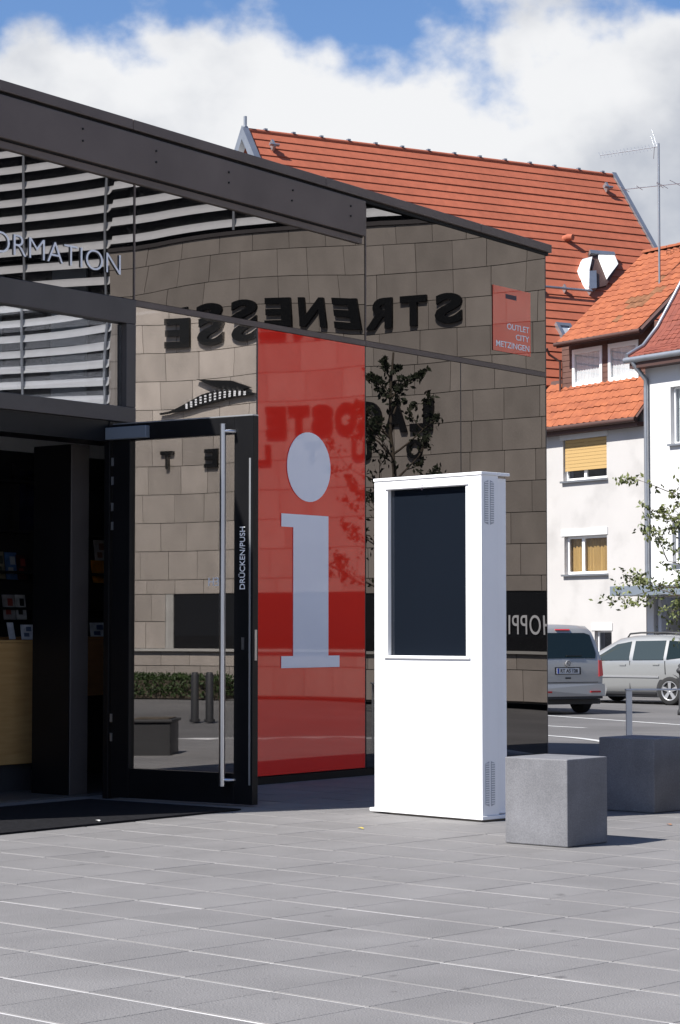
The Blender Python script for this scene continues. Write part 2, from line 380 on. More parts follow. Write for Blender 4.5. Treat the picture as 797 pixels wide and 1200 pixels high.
for i in range(-40, 70):
    for k in range(-60, 50):
        c = Vector((0, 8, 0)) + pu * (i + .35) * SL + pv * (k + .18) * SL
        if not (-12 < c.x < 6.0 and 1.5 < c.y < 19.2): continue
        px, py, z = to_px(c); vis = z > 1 and -60 < px < 860 and py < 1245
        cells.append((z if vis else 1e3 + z, c, rs.uniform(-.0008, .0008)))
cells.sort(key=lambda t: t[0])
protos = []
for k in range(1): 
    m = MB(); slab_geo(m, Vector((0, 0, 0)), 0); me = m.mesh('slab'); me.materials.append(M_slab); protos.append(me)
for z, c, j in cells[:300]:
    o = bpy.data.objects.new('slab', protos[0]); C.objects.link(o); o.parent = plaza; o.location = (c.x, c.y, j); o.rotation_euler = (rs.uniform(-.001, .001), rs.uniform(-.001, .001), 0)
m = MB()
for z, c, j in cells[300:]: slab_geo(m, c, j)
tag(m.build('paving_field', M_slab, plaza), kind='stuff')

# ------------------------------------------------------------------ pavilion
RZ = math.atan2(U.y, U.x)
pav = tag(empty('information_pavilion', P0, RZ), 'low dark glass information pavilion with flat roof and tall red i panel', 'building')
def pane_mesh(x0, x1, z0, z1, bulge, twist, th=.02, tilt=(0, 0), nseg=14):
    m = MB(); cx, cz, w_, h_ = (x0 + x1) / 2, (z0 + z1) / 2, (x1 - x0) / 2, (z1 - z0) / 2
    def dy(x, z):
        a, b = (x - cx) / w_, (z - cz) / h_
        return -bulge * (1 - a * a) * (1 - b * b) + twist * (1 - a * a) * b + tilt[0] * a + tilt[1] * b
    vs = []
    for j in range(nseg + 1):
        for i in range(nseg + 1):
            x, z = x0 + (x1 - x0) * i / nseg, z0 + (z1 - z0) * j / nseg; vs.append((x, dy(x, z), z))
    n = nseg + 1
    m.add(vs, [(j * n + i, j * n + i + 1, (j + 1) * n + i + 1, (j + 1) * n + i) for j in range(nseg) for i in range(nseg)], True)
    # edges and back
    b = [(x0, th, z0), (x1, th, z0), (x1, th, z1), (x0, th, z1)]; m.add(b, [(3, 2, 1, 0)])
    for (xa, za), (xb, zb) in (((x0, z0), (x1, z0)), ((x1, z0), (x1, z1)), ((x1, z1), (x0, z1)), ((x0, z1), (x0, z0))):
        m.add([(xa, dy(xa, za), za), (xa, th, za), (xb, th, zb), (xb, dy(xb, zb), zb)], [(0, 1, 2, 3)])
    return m
S4 = fs(641)
G = .007
pw = S4 / 4
sx_ = [0, pw, 2 * pw, 3 * pw, 4 * pw]
TR0, TR1 = fh(641, 441.5), fh(641, 438)        # transom joint
TOPH = 4.54
BASE = .06
SLEFT = -3.4
# upper band of dark panes
for a, b, bu, tw, ti in ((-2 * pw, 0, .0010, .0006, (.0006, 0)), (0, 2 * pw, .0010, -.0024, (0, .0003)), (2 * pw, 4 * pw, .0008, .0006, (.0005, .0004))):
    pane_mesh(a + G, b - G, TR1 + .012, TOPH, bu, tw, tilt=ti).build('upper_pane', M_spandrel, pav)
pane_mesh(SLEFT, -2 * pw - G, TR1 + .012, TOPH, .001, 0).build('upper_pane', M_spandrel, pav)
# lower panes
tag(pane_mesh(G, pw - G, BASE, TR0 - .01, .0012, .0008, th=.012, tilt=(0, .0004)).build('clear_pane', M_clear, pav), 'clear pane beside the open door')
red = tag(pane_mesh(pw + G, 2 * pw - G, fh(301, 910), TR0 - .01, .0010, .0006, tilt=(.0003, .0003)).build('red_panel', M_redpan, pav), 'red glass panel with large white i')
for a, b, bu, tw, ti in ((2 * pw, 3 * pw, .0009, .0007, (.0004, .0024)), (3 * pw, 4 * pw, .0008, -.0007, (-.0003, .0026))):
    pane_mesh(a + G, b - G, BASE, TR0 - .01, bu, tw, tilt=ti).build('lower_pane', M_spandrel, pav)
MB().box(pw, 4 * pw, .004, .05, 0.0, BASE - .004).build('plinth', M_black, pav)
MB().box(pw + .002, 2 * pw - .002, .006, .05, BASE, fh(301, 910) - .003).build('panel_base', M_black, pav)
MB().box(G, pw - G, .004, .06, 0.0, BASE - .004).build('sill_profile', M_black, pav)
# dark backing behind the opaque panes so that the joints read black
MB().box(pw, 4 * pw, .055, .12, 0, TOPH).build('backing_wall', M_gap, pav)
MB().box(SLEFT, 4 * pw, .122, .18, TR1 + .02, TOPH + .02).build('upper_backing', M_gap, pav)
m = MB().box(2 * pw + .004, 4 * pw - .002, -.004, .05, TR0 - .006, TR1 + .008); m.build('transom_strip', M_beam, pav)
m = MB().box(0.004, 2 * pw - .002, -.006, .05, TR0 - .006, TR1 + .008); m.build('transom_strip', M_beam, pav)
for k, s in enumerate((2 * pw, 3 * pw)):
    MB().box(s - .004, s + .004, .002, .05, BASE, TR0 - .012).build('joint_seal', M_dark, pav)
MB().box(2 * pw - .006, 2 * pw + .006, -.006, .05, TR1 + .01, TOPH).build('mullion', M_beam, pav)
MB().box(-.006, .006, -.006, .05, TR1 + .01, TOPH).build('mullion', M_beam, pav)
MB().box(pw - .006, pw + .006, -.003, .05, .004, TR0 - .012).build('mullion', M_dark, pav)
MB().box(4 * pw - .004, 4 * pw + .008, .0, .10, .0, TOPH + .01).build('corner_profile', M_dark, pav)
# roof: cap, fascia beam with bolts
r0, r1 = fs(0, 95), S4 + .06
hA, hB = fh(0, 95), fh(641, 287)
slope = (hB - hA) / (S4 - r0)
def roof_h(s): return hA + slope * (s - r0)
def cap_piece(a, b, d0, d1, y0, y1):
    return MB().hexa([(a, y0, roof_h(a) - d1), (b, y0, roof_h(b) - d1), (b, y1, roof_h(b) - d1), (a, y1, roof_h(a) - d1), (a, y0, roof_h(a) - d0), (b, y0, roof_h(b) - d0), (b, y1, roof_h(b) - d0), (a, y1, roof_h(a) - d0)])
edges = [SLEFT, fs(152, 150), fs(378, 215), fs(560, 265), r1]
for a, b in zip(edges, edges[1:]):
    cap_piece(a + .002, b - .002, 0, .072, -.035, .35).build('roof_edge', M_beam, pav, bevel=.004)
cap_piece(SLEFT, r1 - .01, .02, .16, .36, 6.0).build('roof_deck', M_dark, pav)
cap_piece(SLEFT, r1 - .02, .074, .10, -.008, .3).build('shadow_gap', M_gap, pav)
bE = fs(423, 255)
beam = cap_piece(SLEFT, bE, .102, .385, -.05, .02).build('fascia_beam', M_beam, pav, bevel=.004)
cap_piece(SLEFT, bE - .01, .387, .395, -.03, .02).build('beam_shadow_joint', M_gap, pav)
cap_piece(SLEFT, bE - .012, .397, .445, -.022, .02).build('beam_bottom_rail', M_beam, pav, bevel=.003)
for px, py in ((97, 151), (97, 165), (183, 177), (183, 190), (268, 202), (268, 214), (343, 223), (342, 235), (411, 241.5), (411, 253)):
    s, h = on_plane(P0 - VV * .05, U, UP, px, py)
    MB().tube([(s, -.05, h), (s, -.056, h)], .008, 8).build('bolt', M_gap, beam)
# left transom frame and header frame
sJ = fs(146, 450)
hT0, hT1 = fh(60, 365), fh(60, 335.5)
hH0, hH1 = fh(0, 479), fh(0, 460)
fr = MB().box(SLEFT, -.008, -.03, .08, hT0, hT1).build('header_transom', M_dark, pav, bevel=.003)
MB().box(SLEFT, -.008, -.032, .10, hH0, hH1).build('header_rail', M_dark, pav, bevel=.003)
MB().box(sJ - .012, -.008, -.030, .08, hH1 + .002, hT0 - .002).build('header_stile', M_dark, pav, bevel=.003)
tag(pane_mesh(-2 * pw, sJ - .014, hH1, hT0, .0006, .0004, th=.012, tilt=(0, .001)).build('header_pane', M_header, pav, loc=(0, .015, 0)), 'pane above the entrance mirroring white slats')
pane_mesh(SLEFT, -2 * pw - .01, hH1, hT0, .0006, .0004, th=.012).build('header_pane', M_header, pav, loc=(0, .015, 0))
MB().box(SLEFT, -.05, -.012, .26, 2.44, hH0 - .002).build('door_head', M_black, pav)
# door jamb post, lobby post
sj0, sj1 = fs(125), fs(151)
MB().box(sj0, sj1 - .002, -.02, .03, 0, hH0 - .004).build('door_jamb', M_black, pav, bevel=.003)
MB().box(sj1, -.004, -.018, .05, 0, hH0 - .004).build('jamb_cover', M_black, pav)
MB().box(-.300, -.125, .30, .66, 0.012, 2.438).build('lobby_post', M_dark, pav, bevel=.004)
MB().box(-.310, -.302, .305, .66, 0.012, 2.436).build('lobby_post_face', M_black, pav)
# interior shell
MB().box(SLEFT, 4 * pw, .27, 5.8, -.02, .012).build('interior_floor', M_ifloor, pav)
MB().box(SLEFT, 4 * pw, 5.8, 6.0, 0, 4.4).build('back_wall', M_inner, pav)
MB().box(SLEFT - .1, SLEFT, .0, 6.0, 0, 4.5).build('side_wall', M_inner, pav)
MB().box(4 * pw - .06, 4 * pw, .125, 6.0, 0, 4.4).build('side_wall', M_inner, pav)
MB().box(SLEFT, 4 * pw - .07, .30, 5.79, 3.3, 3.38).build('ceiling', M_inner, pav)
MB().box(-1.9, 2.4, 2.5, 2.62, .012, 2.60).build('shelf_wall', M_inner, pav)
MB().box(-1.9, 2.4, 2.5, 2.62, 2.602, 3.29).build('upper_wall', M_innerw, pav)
for h in (1.33, 1.62, 1.95, 2.35):
    MB().box(-1.9, 2.3, 2.28, 2.498, h - .02, h).build('shelf_board', M_inner, pav)

# INFORMATION lettering on the upper pane
sN = fs(140.5, 310); hN = fh(140, 322.3)
sO = fs(0, 281); Hn = fh(130, 296.2) - fh(130, 319.7)
# RMATION occupies from the R's left edge to the N's right edge
sR = fs(20, 285)
full = text_mesh('INFORMATION', (sN - sR) * 1.595, Hn, .003, -.014)
link('lettering', full, M_white, pav, loc=(sN - (sN - sR) * 1.595, -.006, hN))
# the white i
def ip(px, py): s, h = on_plane(P0, U, UP, px, py); return (s, h)
c0 = ip(361.5, 547.5); rr = .268
m = MB(); n = 40
m.prism_y([(c0[0] + rr * math.cos(2 * math.pi * k / n), c0[1] + rr * math.sin(2 * math.pi * k / n)) for k in range(n)], -.0075, -.004)
m.build('letter_dot', M_ired, red)
a = ip(329, 601.5); b = ip(383, 603); q = ip(328, 783); e = ip(397, 782); l0 = ip(343, 700)[0]; l1 = ip(384, 700)[0]; r0_ = ip(329, 700)[0]; e1 = ip(397, 700)[0]
st = ip(330, 617)[1]; sb = ip(330, 769)[1]
MB().prism_y([(r0_, a[1]), (l1, a[1]), (l1, sb), (e1, sb), (e1, q[1]), (r0_, q[1]), (r0_, sb), (l0, sb), (l0, st), (r0_, st)], -.0075, -.004).build('letter_stem', M_ired, red)

# ------------------------------------------------------------------ door leaf
H_ = ground_at(133, 936.0); E_ = ground_at(299, 945.5)
dl = (E_ - H_); LW = dl.length; dang = math.atan2(dl.y, dl.x)
Minv = (Matrix.Translation(P0) @ Matrix.Rotation(RZ, 4, 'Z')).inverted()
hl = Minv @ H_
DT = 2.555; DB = .012; st_ = .155
door = MB().box(0, st_, -.03, .03, DB, DT).box(LW - .155, LW, -.03, .03, DB, DT).box(st_, LW - .155, -.0295, .0295, DT - .115, DT - .001).box(st_, LW - .155, -.0295, .0295, DB + .001, DB + .20)
door = tag(door.build('door', M_black, pav, loc=(hl.x, hl.y, 0), rot=(0, 0, dang - RZ), bevel=.003), 'open glass door with black frame and long steel bar')
MB().box(st_ - .005, LW - .15, -.006, .006, DB + .195, DT - .11).build('pane', M_door, door)
hx = on_plane(H_, dl.normalized(), UP, 270, 700)[0]
hd = MB().tube([(hx, -.085, .13), (hx, -.085, DT - .05)], .021, 14)
for z in (.17, DT - .10): hd.tube([(hx, -.085, z), (hx + .045, -.075, z), (hx + .06, -.02, z)], .012, 8)
hd.build('handle', M_steel, door)
MB().box(-.03, .33, -.075, -.031, DT - .105, DT - .022).build('door_closer', M_greyblue, door, bevel=.004)
for z in (.42, .55, 1.86, 1.99, 2.17, 2.30): MB().box(-.006, .012, -.036, -.031, z - .028, z + .028).build('hinge', M_alu, door)
MB().box(LW - .030, LW - .016, -.034, -.031, .14, DT - .28).build('edge_strip', M_alu, door)
MB().box(LW - .09, LW - .068, -.034, -.031, 1.02, 1.10).build('lock_cylinder', M_steel, door)
MB().box(LW + .0005, LW + .004, -.012, .012, .95, 1.15).build('lock_plate', M_steel, door)
MB().box(.003, LW - .003, -.031, .031, DT, DT + .008).build('top_seal', M_alu, door)
tx = text_mesh('DRÜCKEN/PUSH', .41, .052, .003, .004)
o = link('lettering', tx, M_white, door, loc=(LW - .062, -.032, 1.415), rot=(0, -R(90), 0))
tx = text_mesh('EH', .085, .055, .003, 0)
for v in tx.vertices: v.co.x = .085 - v.co.x; 
tx.flip_normals()
link('mirrored_lettering', tx, M_white, door, loc=(LW * .70 - .02, -.010, 1.44))  # reflection of the door lettering, set on the pane as reversed letters

# ------------------------------------------------------------------ door mat
mt = MB().box(SLEFT + .2, -.44, -1.36, -.03, .0035, .013)
tag(mt.build('door_mat', M_mat, None, loc=P0, rot=(0, 0, RZ)), 'wide black entrance mat lying in front of the doorway', 'door mat')

# ------------------------------------------------------------------ interior things
def place(s, y, z=0): p = fxy(s, y); p.z = z; return p
ct = tag(empty('reception_counter', place(-.36, .86, .012), RZ), 'light wood reception counter seen through the open entrance', 'counter')
MB().box(-1.3, .30, 0, .55, .19, 1.045).build('front_panel', M_wood, ct, bevel=.004)
MB().box(-1.27, .27, .03, .52, 0, .188).build('toe_kick', M_inner, ct)
MB().box(-1.3, .302, -.002, .552, 1.047, 1.065).build('counter_top', M_wood, ct)
ct2 = tag(empty('wall_desk', place(.02, 1.45, .012), RZ), 'reddish wood desk panel glimpsed between door posts', 'desk')
MB().box(-.05, 1.6, 0, .05, .63, 1.06).build('front_panel', M_wood2, ct2)
MB().box(-.05, 1.6, .0, .5, 1.062, 1.085).build('desk_top', M_wood2, ct2)
MB().box(-.03, .0, .06, .45, 0, .63).build('support', M_inner, ct2); MB().box(1.5, 1.53, .06, .45, 0, .63).build('support', M_inner, ct2)
def card(px, py, w_, h_, y, col, label, cat='brochure', motif=None, lean=R(-8), name='brochure'):
    s, h = on_plane(P0 + VV * y, U, UP, px, py)
    mm = pbr('card_' + label[:12].replace(' ', '_'), col, .5, var=.35, scale=14)
    root = MB().box(-w_ / 2, w_ / 2, 0, .006, 0, h_).build(name, mm, None, loc=place(s, y, h), rot=(lean, 0, RZ))
    tag(root, label, cat)
    if motif:
        mmm = pbr('print_' + label[:12].replace(' ', '_'), motif, .6)
        MB().box(-w_ * .3, w_ * .12, -.002, -.0005, h_ * .2, h_ * .45).box(-w_ * .1, w_ * .33, -.002, -.0005, h_ * .55, h_ * .85).build('print', mmm, root)
    return root
card(15, 679, .13, .22, 2.40, (.10, .20, .42), 'blue brochure standing on the dark shelf', motif=(.5, .55, .6))
card(27, 679, .12, .20, 2.40, (.06, .02, .02), 'dark red brochure standing on the dark shelf beside the blue one', motif=(.3, .05, .04))
card(2, 678, .09, .22, 2.40, (.3, .27, .2), 'cream brochure on the dark shelf at the photo edge', motif=(.1, .1, .08))
card(12, 726, .13, .20, 2.30, (.45, .42, .42), 'pale brochure with red figure under the shelf', motif=(.4, .08, .06))
card(26, 726, .11, .20, 2.28, (.6, .6, .6), 'white brochure with black lettering blocks under the shelf', motif=(.02, .02, .02))
card(15, 749, .06, .125, 1.2, (.6, .6, .62), 'slim white card holder on the wooden counter', cat='card holder', name='card_holder', lean=R(-14))
card(33, 749.5, .12, .11, 1.15, (.62, .63, .66), 'printed white card on the counter edge beside the post', motif=(.1, .13, .2), cat='card', name='counter_card')
card(116, 748, .17, .125, 1.6, (.62, .66, .70), 'white card with blue print on the reddish desk', motif=(.06, .1, .2), cat='card', name='desk_card')
card(119, 659, .14, .19, 2.40, (.5, .46, .45), 'picture card with brown figure high on shelf between door posts', motif=(.25, .12, .08), cat='card', name='picture_card')
card(117, 683, .16, .19, 2.36, (.62, .24, .02), 'orange folder on the shelf between door posts', cat='folder', name='folder')
# framed dark screen on the shelf wall
s, h = on_plane(P0 + VV * 2.45, U, UP, 14, 632)
fr = tag(MB().box(0, .55, 0, .04, 0, .62).build('wall_screen', M_inner, None, loc=place(s, 2.42, h), rot=(0, 0, RZ)), 'dark framed wall screen with faint blue picture inside entrance', 'screen')
MB().box(.05, .50, -.006, -.001, .06, .56).build('screen_glass', pbr('faint_blue_screen', (.02, .022, .05), .2, var=.6, scale=5), fr)

# ------------------------------------------------------------------ outlet film sign on the glass
s0, s1 = fs(577, 375), fs(621, 380); h0, h1 = fh(577, 410), fh(577, 333.5)
sg = tag(empty('outlet_sign', place(s0, 0, h0), RZ), 'square red film sign with white outlet city lettering on glass', 'sign')
WS, HS = s1 - s0, h1 - h0
MB().box(0, WS, -.0072, -.0042, 0, HS).build('red_film', M_sticker, sg)
MB().box(WS * .33, WS * .62, -.0082, -.0076, HS * .83, HS * .90).build('slot_mark', M_ink, sg)
for k, (tx_, ww) in enumerate((('METZINGEN', .88), ('CITY', .36), ('OUTLET', .59))):
    link('lettering', text_mesh(tx_, WS * ww, HS * .092, .002, .008), M_white, sg, loc=(WS * (.955 - ww), -.0078, HS * (.07 + .145 * k)))

# ------------------------------------------------------------------ kiosk
KA = R(44); kx = Vector((math.sin(KA), -math.cos(KA), 0)); ky = Vector((math.cos(KA), math.sin(KA), 0))
BR = ground_at(565.5, 963.5); KW, KD, KH = .913, .245, 2.085
KO = BR - kx * KW; KR = math.atan2(kx.y, kx.x)
def kp(px, py): return on_plane(KO, kx, UP, px, py)
ki = tag(empty('information_kiosk', KO, KR), 'tall white information kiosk with dark portrait screen on the plaza', 'kiosk')
a0, a1 = kp(454.5, 680)[0], kp(546, 680)[0]; b1, b0 = kp(455, 574.5)[1], kp(455, 768)[1]
D1 = .150
m = MB().box(0, a0, 0, D1, .035, KH).box(a1, KW, 0, D1, .035, KH).box(a0, a1, .0004, D1 - .0004, .0354, b0).box(a0, a1, .0004, D1 - .0004, b1, KH - .0004)
m.build('housing', M_kiosk, ki)
MB().box(a0 + .001, a1 - .001, .03, D1 - .01, b0, b1).build('screen', M_screen, ki)
MB().box(a0 - .03, a1 + .035, -.012, -.001, b0 - .018, b0 - .002).build('screen_ledge', M_kiosk, ki, bevel=.003)
MB().box(a0 - .02, a1 + .02, -.01, -.001, b1 + .003, b1 + .012).build('screen_hood', M_kiosk, ki, bevel=.003)
MB().box(.015, KW - .018, D1 + .004, KD, .04, KH - .012).build('rear_housing', M_kside, ki, bevel=.006)
MB().box(.01, KW - .03, D1 + .0005, D1 + .0035, .04, KH - .01).build('housing_seam', M_vent, ki)
MB().box(-.006, KW + .006, -.006, KD + .008, KH + .001, KH + .020).build('cap_plate', M_kiosk, ki, bevel=.003)
MB().box(-.035, KW + .012, -.012, KD + .02, .012, .034).build('base_plate', M_kiosk, ki, bevel=.003)
MB().box(.12, KW - .02, .012, KD - .01, .0, .0115).build('shim', M_dirtyconc, ki)
MB().box(KW * .455, KW * .463, -.004, -.0005, KH - .070, KH - .038).build('sensor', M_ink, ki)
for zc in (KH - .165, .225):
    for yc in (.044, .094):
        w2, h2 = .017, .135
        sgn = 1 if yc < .06 else -1
        p = [(yc - w2, zc - h2 + (0 if sgn < 0 else .012)), (yc + w2, zc - h2 + (.012 if sgn < 0 else 0)), (yc + w2, zc + h2 - (.012 if sgn < 0 else 0)), (yc - w2, zc + h2 - (0 if sgn < 0 else .012))]
        vt = MB().prism_x(p, KW + .0006, KW + .0022).build('side_vent', M_vent, ki)
        ls = MB()
        for k in range(18): ls.box(KW + .0024, KW + .0045, yc - w2 + .003, yc + w2 - .003, zc - h2 + .016 + k * .0139, zc - h2 + .021 + k * .0139)
        ls.build('vent_louvres', M_kside, vt)

# ------------------------------------------------------------------ granite seats
def seat(near, ang, side_l, side_r, h, label):
    d_r = Vector((math.sin(ang), math.cos(ang), 0)); d_l = Vector((-d_r.y, d_r.x, 0))
    o = MB().box(0, side_r, 0, side_l, .0, h).build('granite_seat', M_granite, None, loc=(near.x, near.y, .002), rot=(0, 0, math.atan2(d_r.y, d_r.x)), bevel=.006)
    return tag(o, label, 'seat block', 'granite seat blocks on the plaza')
n1 = ground_at(665.4, 993.8)
seat(n1, R(40), .405, .385, .462, 'sunlit speckled grey granite block in front of the kiosk')
n2 = ground_at(767, 953.5)
seat(n2, R(42), .42, .40, .462, 'dark granite block standing in the kiosk shadow')
n3 = ground_at(874, 962)
seat(n3, R(42), .42, .40, .462, 'sunlit granite block cut off by the right photo edge')

# things beside the pavilion that only its glass shows
def mirrored(px, py):
    g = ground_at(px, py); d_ = (g - P0).dot(NN); return g - NN * 2 * d_
pq = tag(empty('added_black_block', mirrored(178, 884), R(20)), 'added low black box for the shaded block mirrored in the door glass', 'added_block')  # added box, its black stands in for shade on a mirrored granite block
MB().box(-.24, .24, -.2, .2, -.01, .30).build('tub', M_plastic, pq, bevel=.01); MB().box(-.26, .26, -.22, .22, .302, .33).build('rim', M_plastic, pq, bevel=.006)
MB().box(-.22, .22, -.18, .18, .331, .338).build('block_top', M_bark, pq)
for px_, lab_ in ((228, 'left of two slim dark bollards mirrored in the door glass'), (247, 'right of two slim dark bollards mirrored in the door glass')):
    bq = tag(empty('bollard', mirrored(px_, 846)), lab_, 'bollard', 'slim bollards beside the plaza')
    MB().tube([(0, 0, -.01), (0, 0, .58), (0, 0, .62)], [.055, .055, .04], 12).build('post', M_plastic, bq)
    MB().tube([(0, 0, .0), (0, 0, .03)], .075, 12).build('base_ring', M_plastic, bq)

# flat steel stand behind the seats
p = at_depth(736.5, 738, 18.0); p.z = 0
bs = tag(empty('bicycle_stand', p, R(8)), 'pale steel hoop stand behind the dark granite block', 'bicycle stand')
hz = EYE + (738 - 807) * 18 / F_PX
MB().box(-.026, .026, -.008, .008, 0, hz - .014).build('upright', M_alu, bs, bevel=.003)
MB().box(.9, .952, -.008, .008, 0, hz - .014).build('upright', M_alu, bs, bevel=.003)
MB().box(-.03, .956, -.022, .022, hz - .0135, hz).build('top_bar', M_alu, bs, bevel=.003)

# black bollard at the right edge
p = slope_at(800, 838)
bo = tag(empty('bollard', p), 'black cast bollard with ringed cap at right photo edge', 'bollard')
sc_ = p.y / F_PX
def lathe_z(m, prof, seg=20):
    vs, fs_ = [], []
    for r, z in prof:
        for k in range(seg): t = 2 * math.pi * k / seg; vs.append((r * math.cos(t), r * math.sin(t), z))
    for i in range(len(prof) - 1):
        for k in range(seg): fs_.append((i * seg + k, i * seg + (k + 1) % seg, (i + 1) * seg + (k + 1) % seg, (i + 1) * seg + k))
    return m.add(vs, fs_, True)
hb = 60 * sc_
lathe_z(MB(), [(0, 0), (.10, 0), (.10, .08), (.075, .12), (.065, hb * .75), (.065, hb * .8)]).build('post', M_plastic, bo)
lathe_z(MB(), [(.066, hb * .8), (.11, hb * .83), (.12, hb * .87), (.10, hb * .90), (.07, hb * .92), (.085, hb * .96), (.05, hb), (0, hb * 1.01)]).build('cap', M_plastic, bo)

# fallen leaves
for px, py, c, lab in ((423, 971.5, (.55, .42, .05), 'small yellow fallen leaf on the paving left of kiosk'), (784, 967, (.3, .14, .07), 'small brown fallen leaf on the paving beside granite block'), (115, 965, (.5, .5, .48), 'pale paper scrap lying on the black mat')):
    p = ground_at(px, py); z = .015 if px < 200 else .003
    m = MB(); m.add([(-.03, 0, z), (-.01, -.014, z + .004), (.02, -.012, z + .006), (.036, .002, z + .001), (.014, .014, z + .005), (-.014, .012, z + .006)], [(0, 1, 5), (1, 2, 4, 5), (2, 3, 4)])
    tag(m.build('fallen_leaf' if px > 200 else 'paper_scrap', pbr('scrap_%d' % px, c, .8), None, loc=(p.x, p.y, 0), rot=(0, 0, px)), lab, 'leaf' if px > 200 else 'paper')

# ------------------------------------------------------------------ stone shop building opposite (seen mirrored in the glazing)
def mirror(p):
    p = Vector((p[0], p[1], 0)); d = (p - P0).dot(NN); return p - NN * 2 * d
def mirror_dir(d): d = Vector((d[0], d[1], 0)); return d - NN * 2 * d.dot(NN)
VO = (3.23, 34.0); VA = R(59)
OO = mirror(VO); od = mirror_dir((-math.sin(VA), math.cos(VA)))
ORZ = math.atan2(od.y, od.x)
def so(px): q = (px - CX) / F_PX; return (VO[0] - VO[1] * q) / (math.sin(VA) + math.cos(VA) * q)
def ho(px, py): s = so(px); return EYE + (738 - py) * (VO[1] + math.cos(VA) * s) / F_PX
shop = tag(empty('stone_shop_building', OO, ORZ), 'sunlit sandstone shop building mirrored in the pavilion glass', 'building')
SA, SB = -3.0, so(131)
STOP = 7.86
MB().box(SA, SB, .03, 6, 0, STOP - .02).build('wall_core', M_mortar, shop)
protos = {}
def block(s0_, s1_, h0_, h1_):
    k = (round(s1_ - s0_, 3), round(h1_ - h0_, 3))
    if k not in protos:
        me = MB().box(.006, k[0] - .006, 0, .05, .006, k[1] - .006).mesh('stone_block'); me.materials.append(M_stone); protos[k] = me
    o = bpy.data.objects.new('stone_block', protos[k]); C.objects.link(o); o.parent = shop; o.location = (s0_, rb.uniform(-.004, .004), h0_)
rb = random.Random(11)
bandL = so(188)
rows = [(.03, .53), (.53, .78), (.83, 1.30), (1.30, 1.78), (1.78, 2.03)] + [(2.03 + .5 * k, 2.53 + .5 * k) for k in range(11)] + [(7.53, 7.86)]
for ri, (a, b) in enumerate(rows):
    s = SA if not .8 < a < 1.5 else bandL
    first = True
    while s < SB - .05:
        ln = rb.choice((.62, .70, .70, .78)) * (rb.choice((.5, .7)) if first else 1); first = False
        e = min(s + ln, SB)
        if SB - e < .25: e = SB
        block(s, e, a, b); s = e
MB().box(SA, bandL - .01, .02, .06, .832, 1.775).build('shop_window', M_shopglass, shop)
MB().box(SA, SB, -.06, .029, .782, .828).build('window_sill', M_conc, shop)
MB().box(SA - .1, SB + .01, -.03, .02, STOP, STOP + .07).build('ledge', M_dark, shop)
MB().box(bandL - .20, bandL - .012, -.01, .018, .832, 1.775).build('window_reveal', M_conc, shop)
# louvred office part: left of the stone and above it
MB().box(SB + .02, 17, .35, 6, 0, STOP - .002).build('office_wall', M_backglass, shop)
MB().box(SA, 17, .35, 6, STOP + .072, 11).build('office_upper_wall', M_backglass, shop)
MB().box(SA - .2, 17.2, -.1, 6.2, 11.002, 11.25).build('office_roof', M_dark, shop)
def slat(sa, sb, h):
    m = MB(); ln = sb - sa; n = 7; pr = []
    for k in range(n):   # curved blade section
        t = k / (n - 1) - .5; pr.append((.02 + .06 * math.cos(t * 2.2) - .05 + t * .12, t * .175))
    vs = [(x, y, z) for x in (0, ln) for y, z in pr] + [(x, y + .010, z) for x in (0, ln) for y, z in pr]
    f = [(k, n + k, n + k + 1, k + 1) for k in range(n - 1)] + [(2 * n + k + 1, 3 * n + k + 1, 3 * n + k, 2 * n + k) for k in range(n - 1)]
    f += [(0, 2 * n, 3 * n, n), (n - 1, 2 * n - 1, 4 * n - 1, 3 * n - 1)]
    m.add(vs, f, False); return m
proto_s = {}
for sa, sb, hs in ((SB + .03, 16.9, [2.0 + .335 * k for k in range(26)]), (SA, SB + .01, [8.10 + .335 * k for k in range(8)])):
    for h in hs:
        k = round(sb - sa, 2)
        if k not in proto_s: proto_s[k] = slat(sa, sb, h).mesh('slat'); proto_s[k].materials.append(M_slat)
        o = bpy.data.objects.new('slat', proto_s[k]); C.objects.link(o); o.parent = shop; o.location = (sa, .06, h); o.rotation_euler = (rb.uniform(-.03, .03), 0, 0)
for s in (so(126), so(27), so(-75), so(270)):
    MB().tube([(s, -.0, 2.0 if s > SB else 7.95), (s, -.0, 10.9)], .028, 6).build('guide_rod', M_rod, shop)
for s in (so(60), so(-40)): MB().box(s - .6, s + .2, .28, .34, .2, 7.7).build('office_mullion', M_greyblue, shop)
# lettering
def sign_letters(word, px0, px1, y_bot, H, bold, dep, mat, sp=1.0, name='sign_lettering'):
    a, b = so(px0), so(px1); h = ho((px0 + px1) / 2, y_bot)
    return link(name, text_mesh(word, b - a, H, dep, bold, sp), mat, shop, loc=(a, -.03, h))
def sign_chars(word, px0, px1, y_bot, H, W, bold, mat):
    """separate letters spread between two places"""
    a, b = so(px0), so(px1); n = len(word); h = ho((px0 + px1) / 2, y_bot)
    for i, ch in enumerate(word):
        x = a + (b - a - W) * i / (n - 1); link('sign_letter', text_mesh(ch, W, H, .05, bold), mat, shop, loc=(x, -.012, h))
sign_chars('STRENESSE', 545, 196, 390, .52, .51, .038, M_letter)
sign_chars('LACOSTE', 511, 312, 506, .52, .42, .055, M_letter)
sign_chars('OUTLET', 499, 186, 541, .32, .30, .03, M_letter)
sign_lettering = link('sign_lettering', text_mesh('SHOPPING', 1.42, .31, .01, .0, 1.1), M_slat, shop, loc=(so(660), -.004, 1.09))
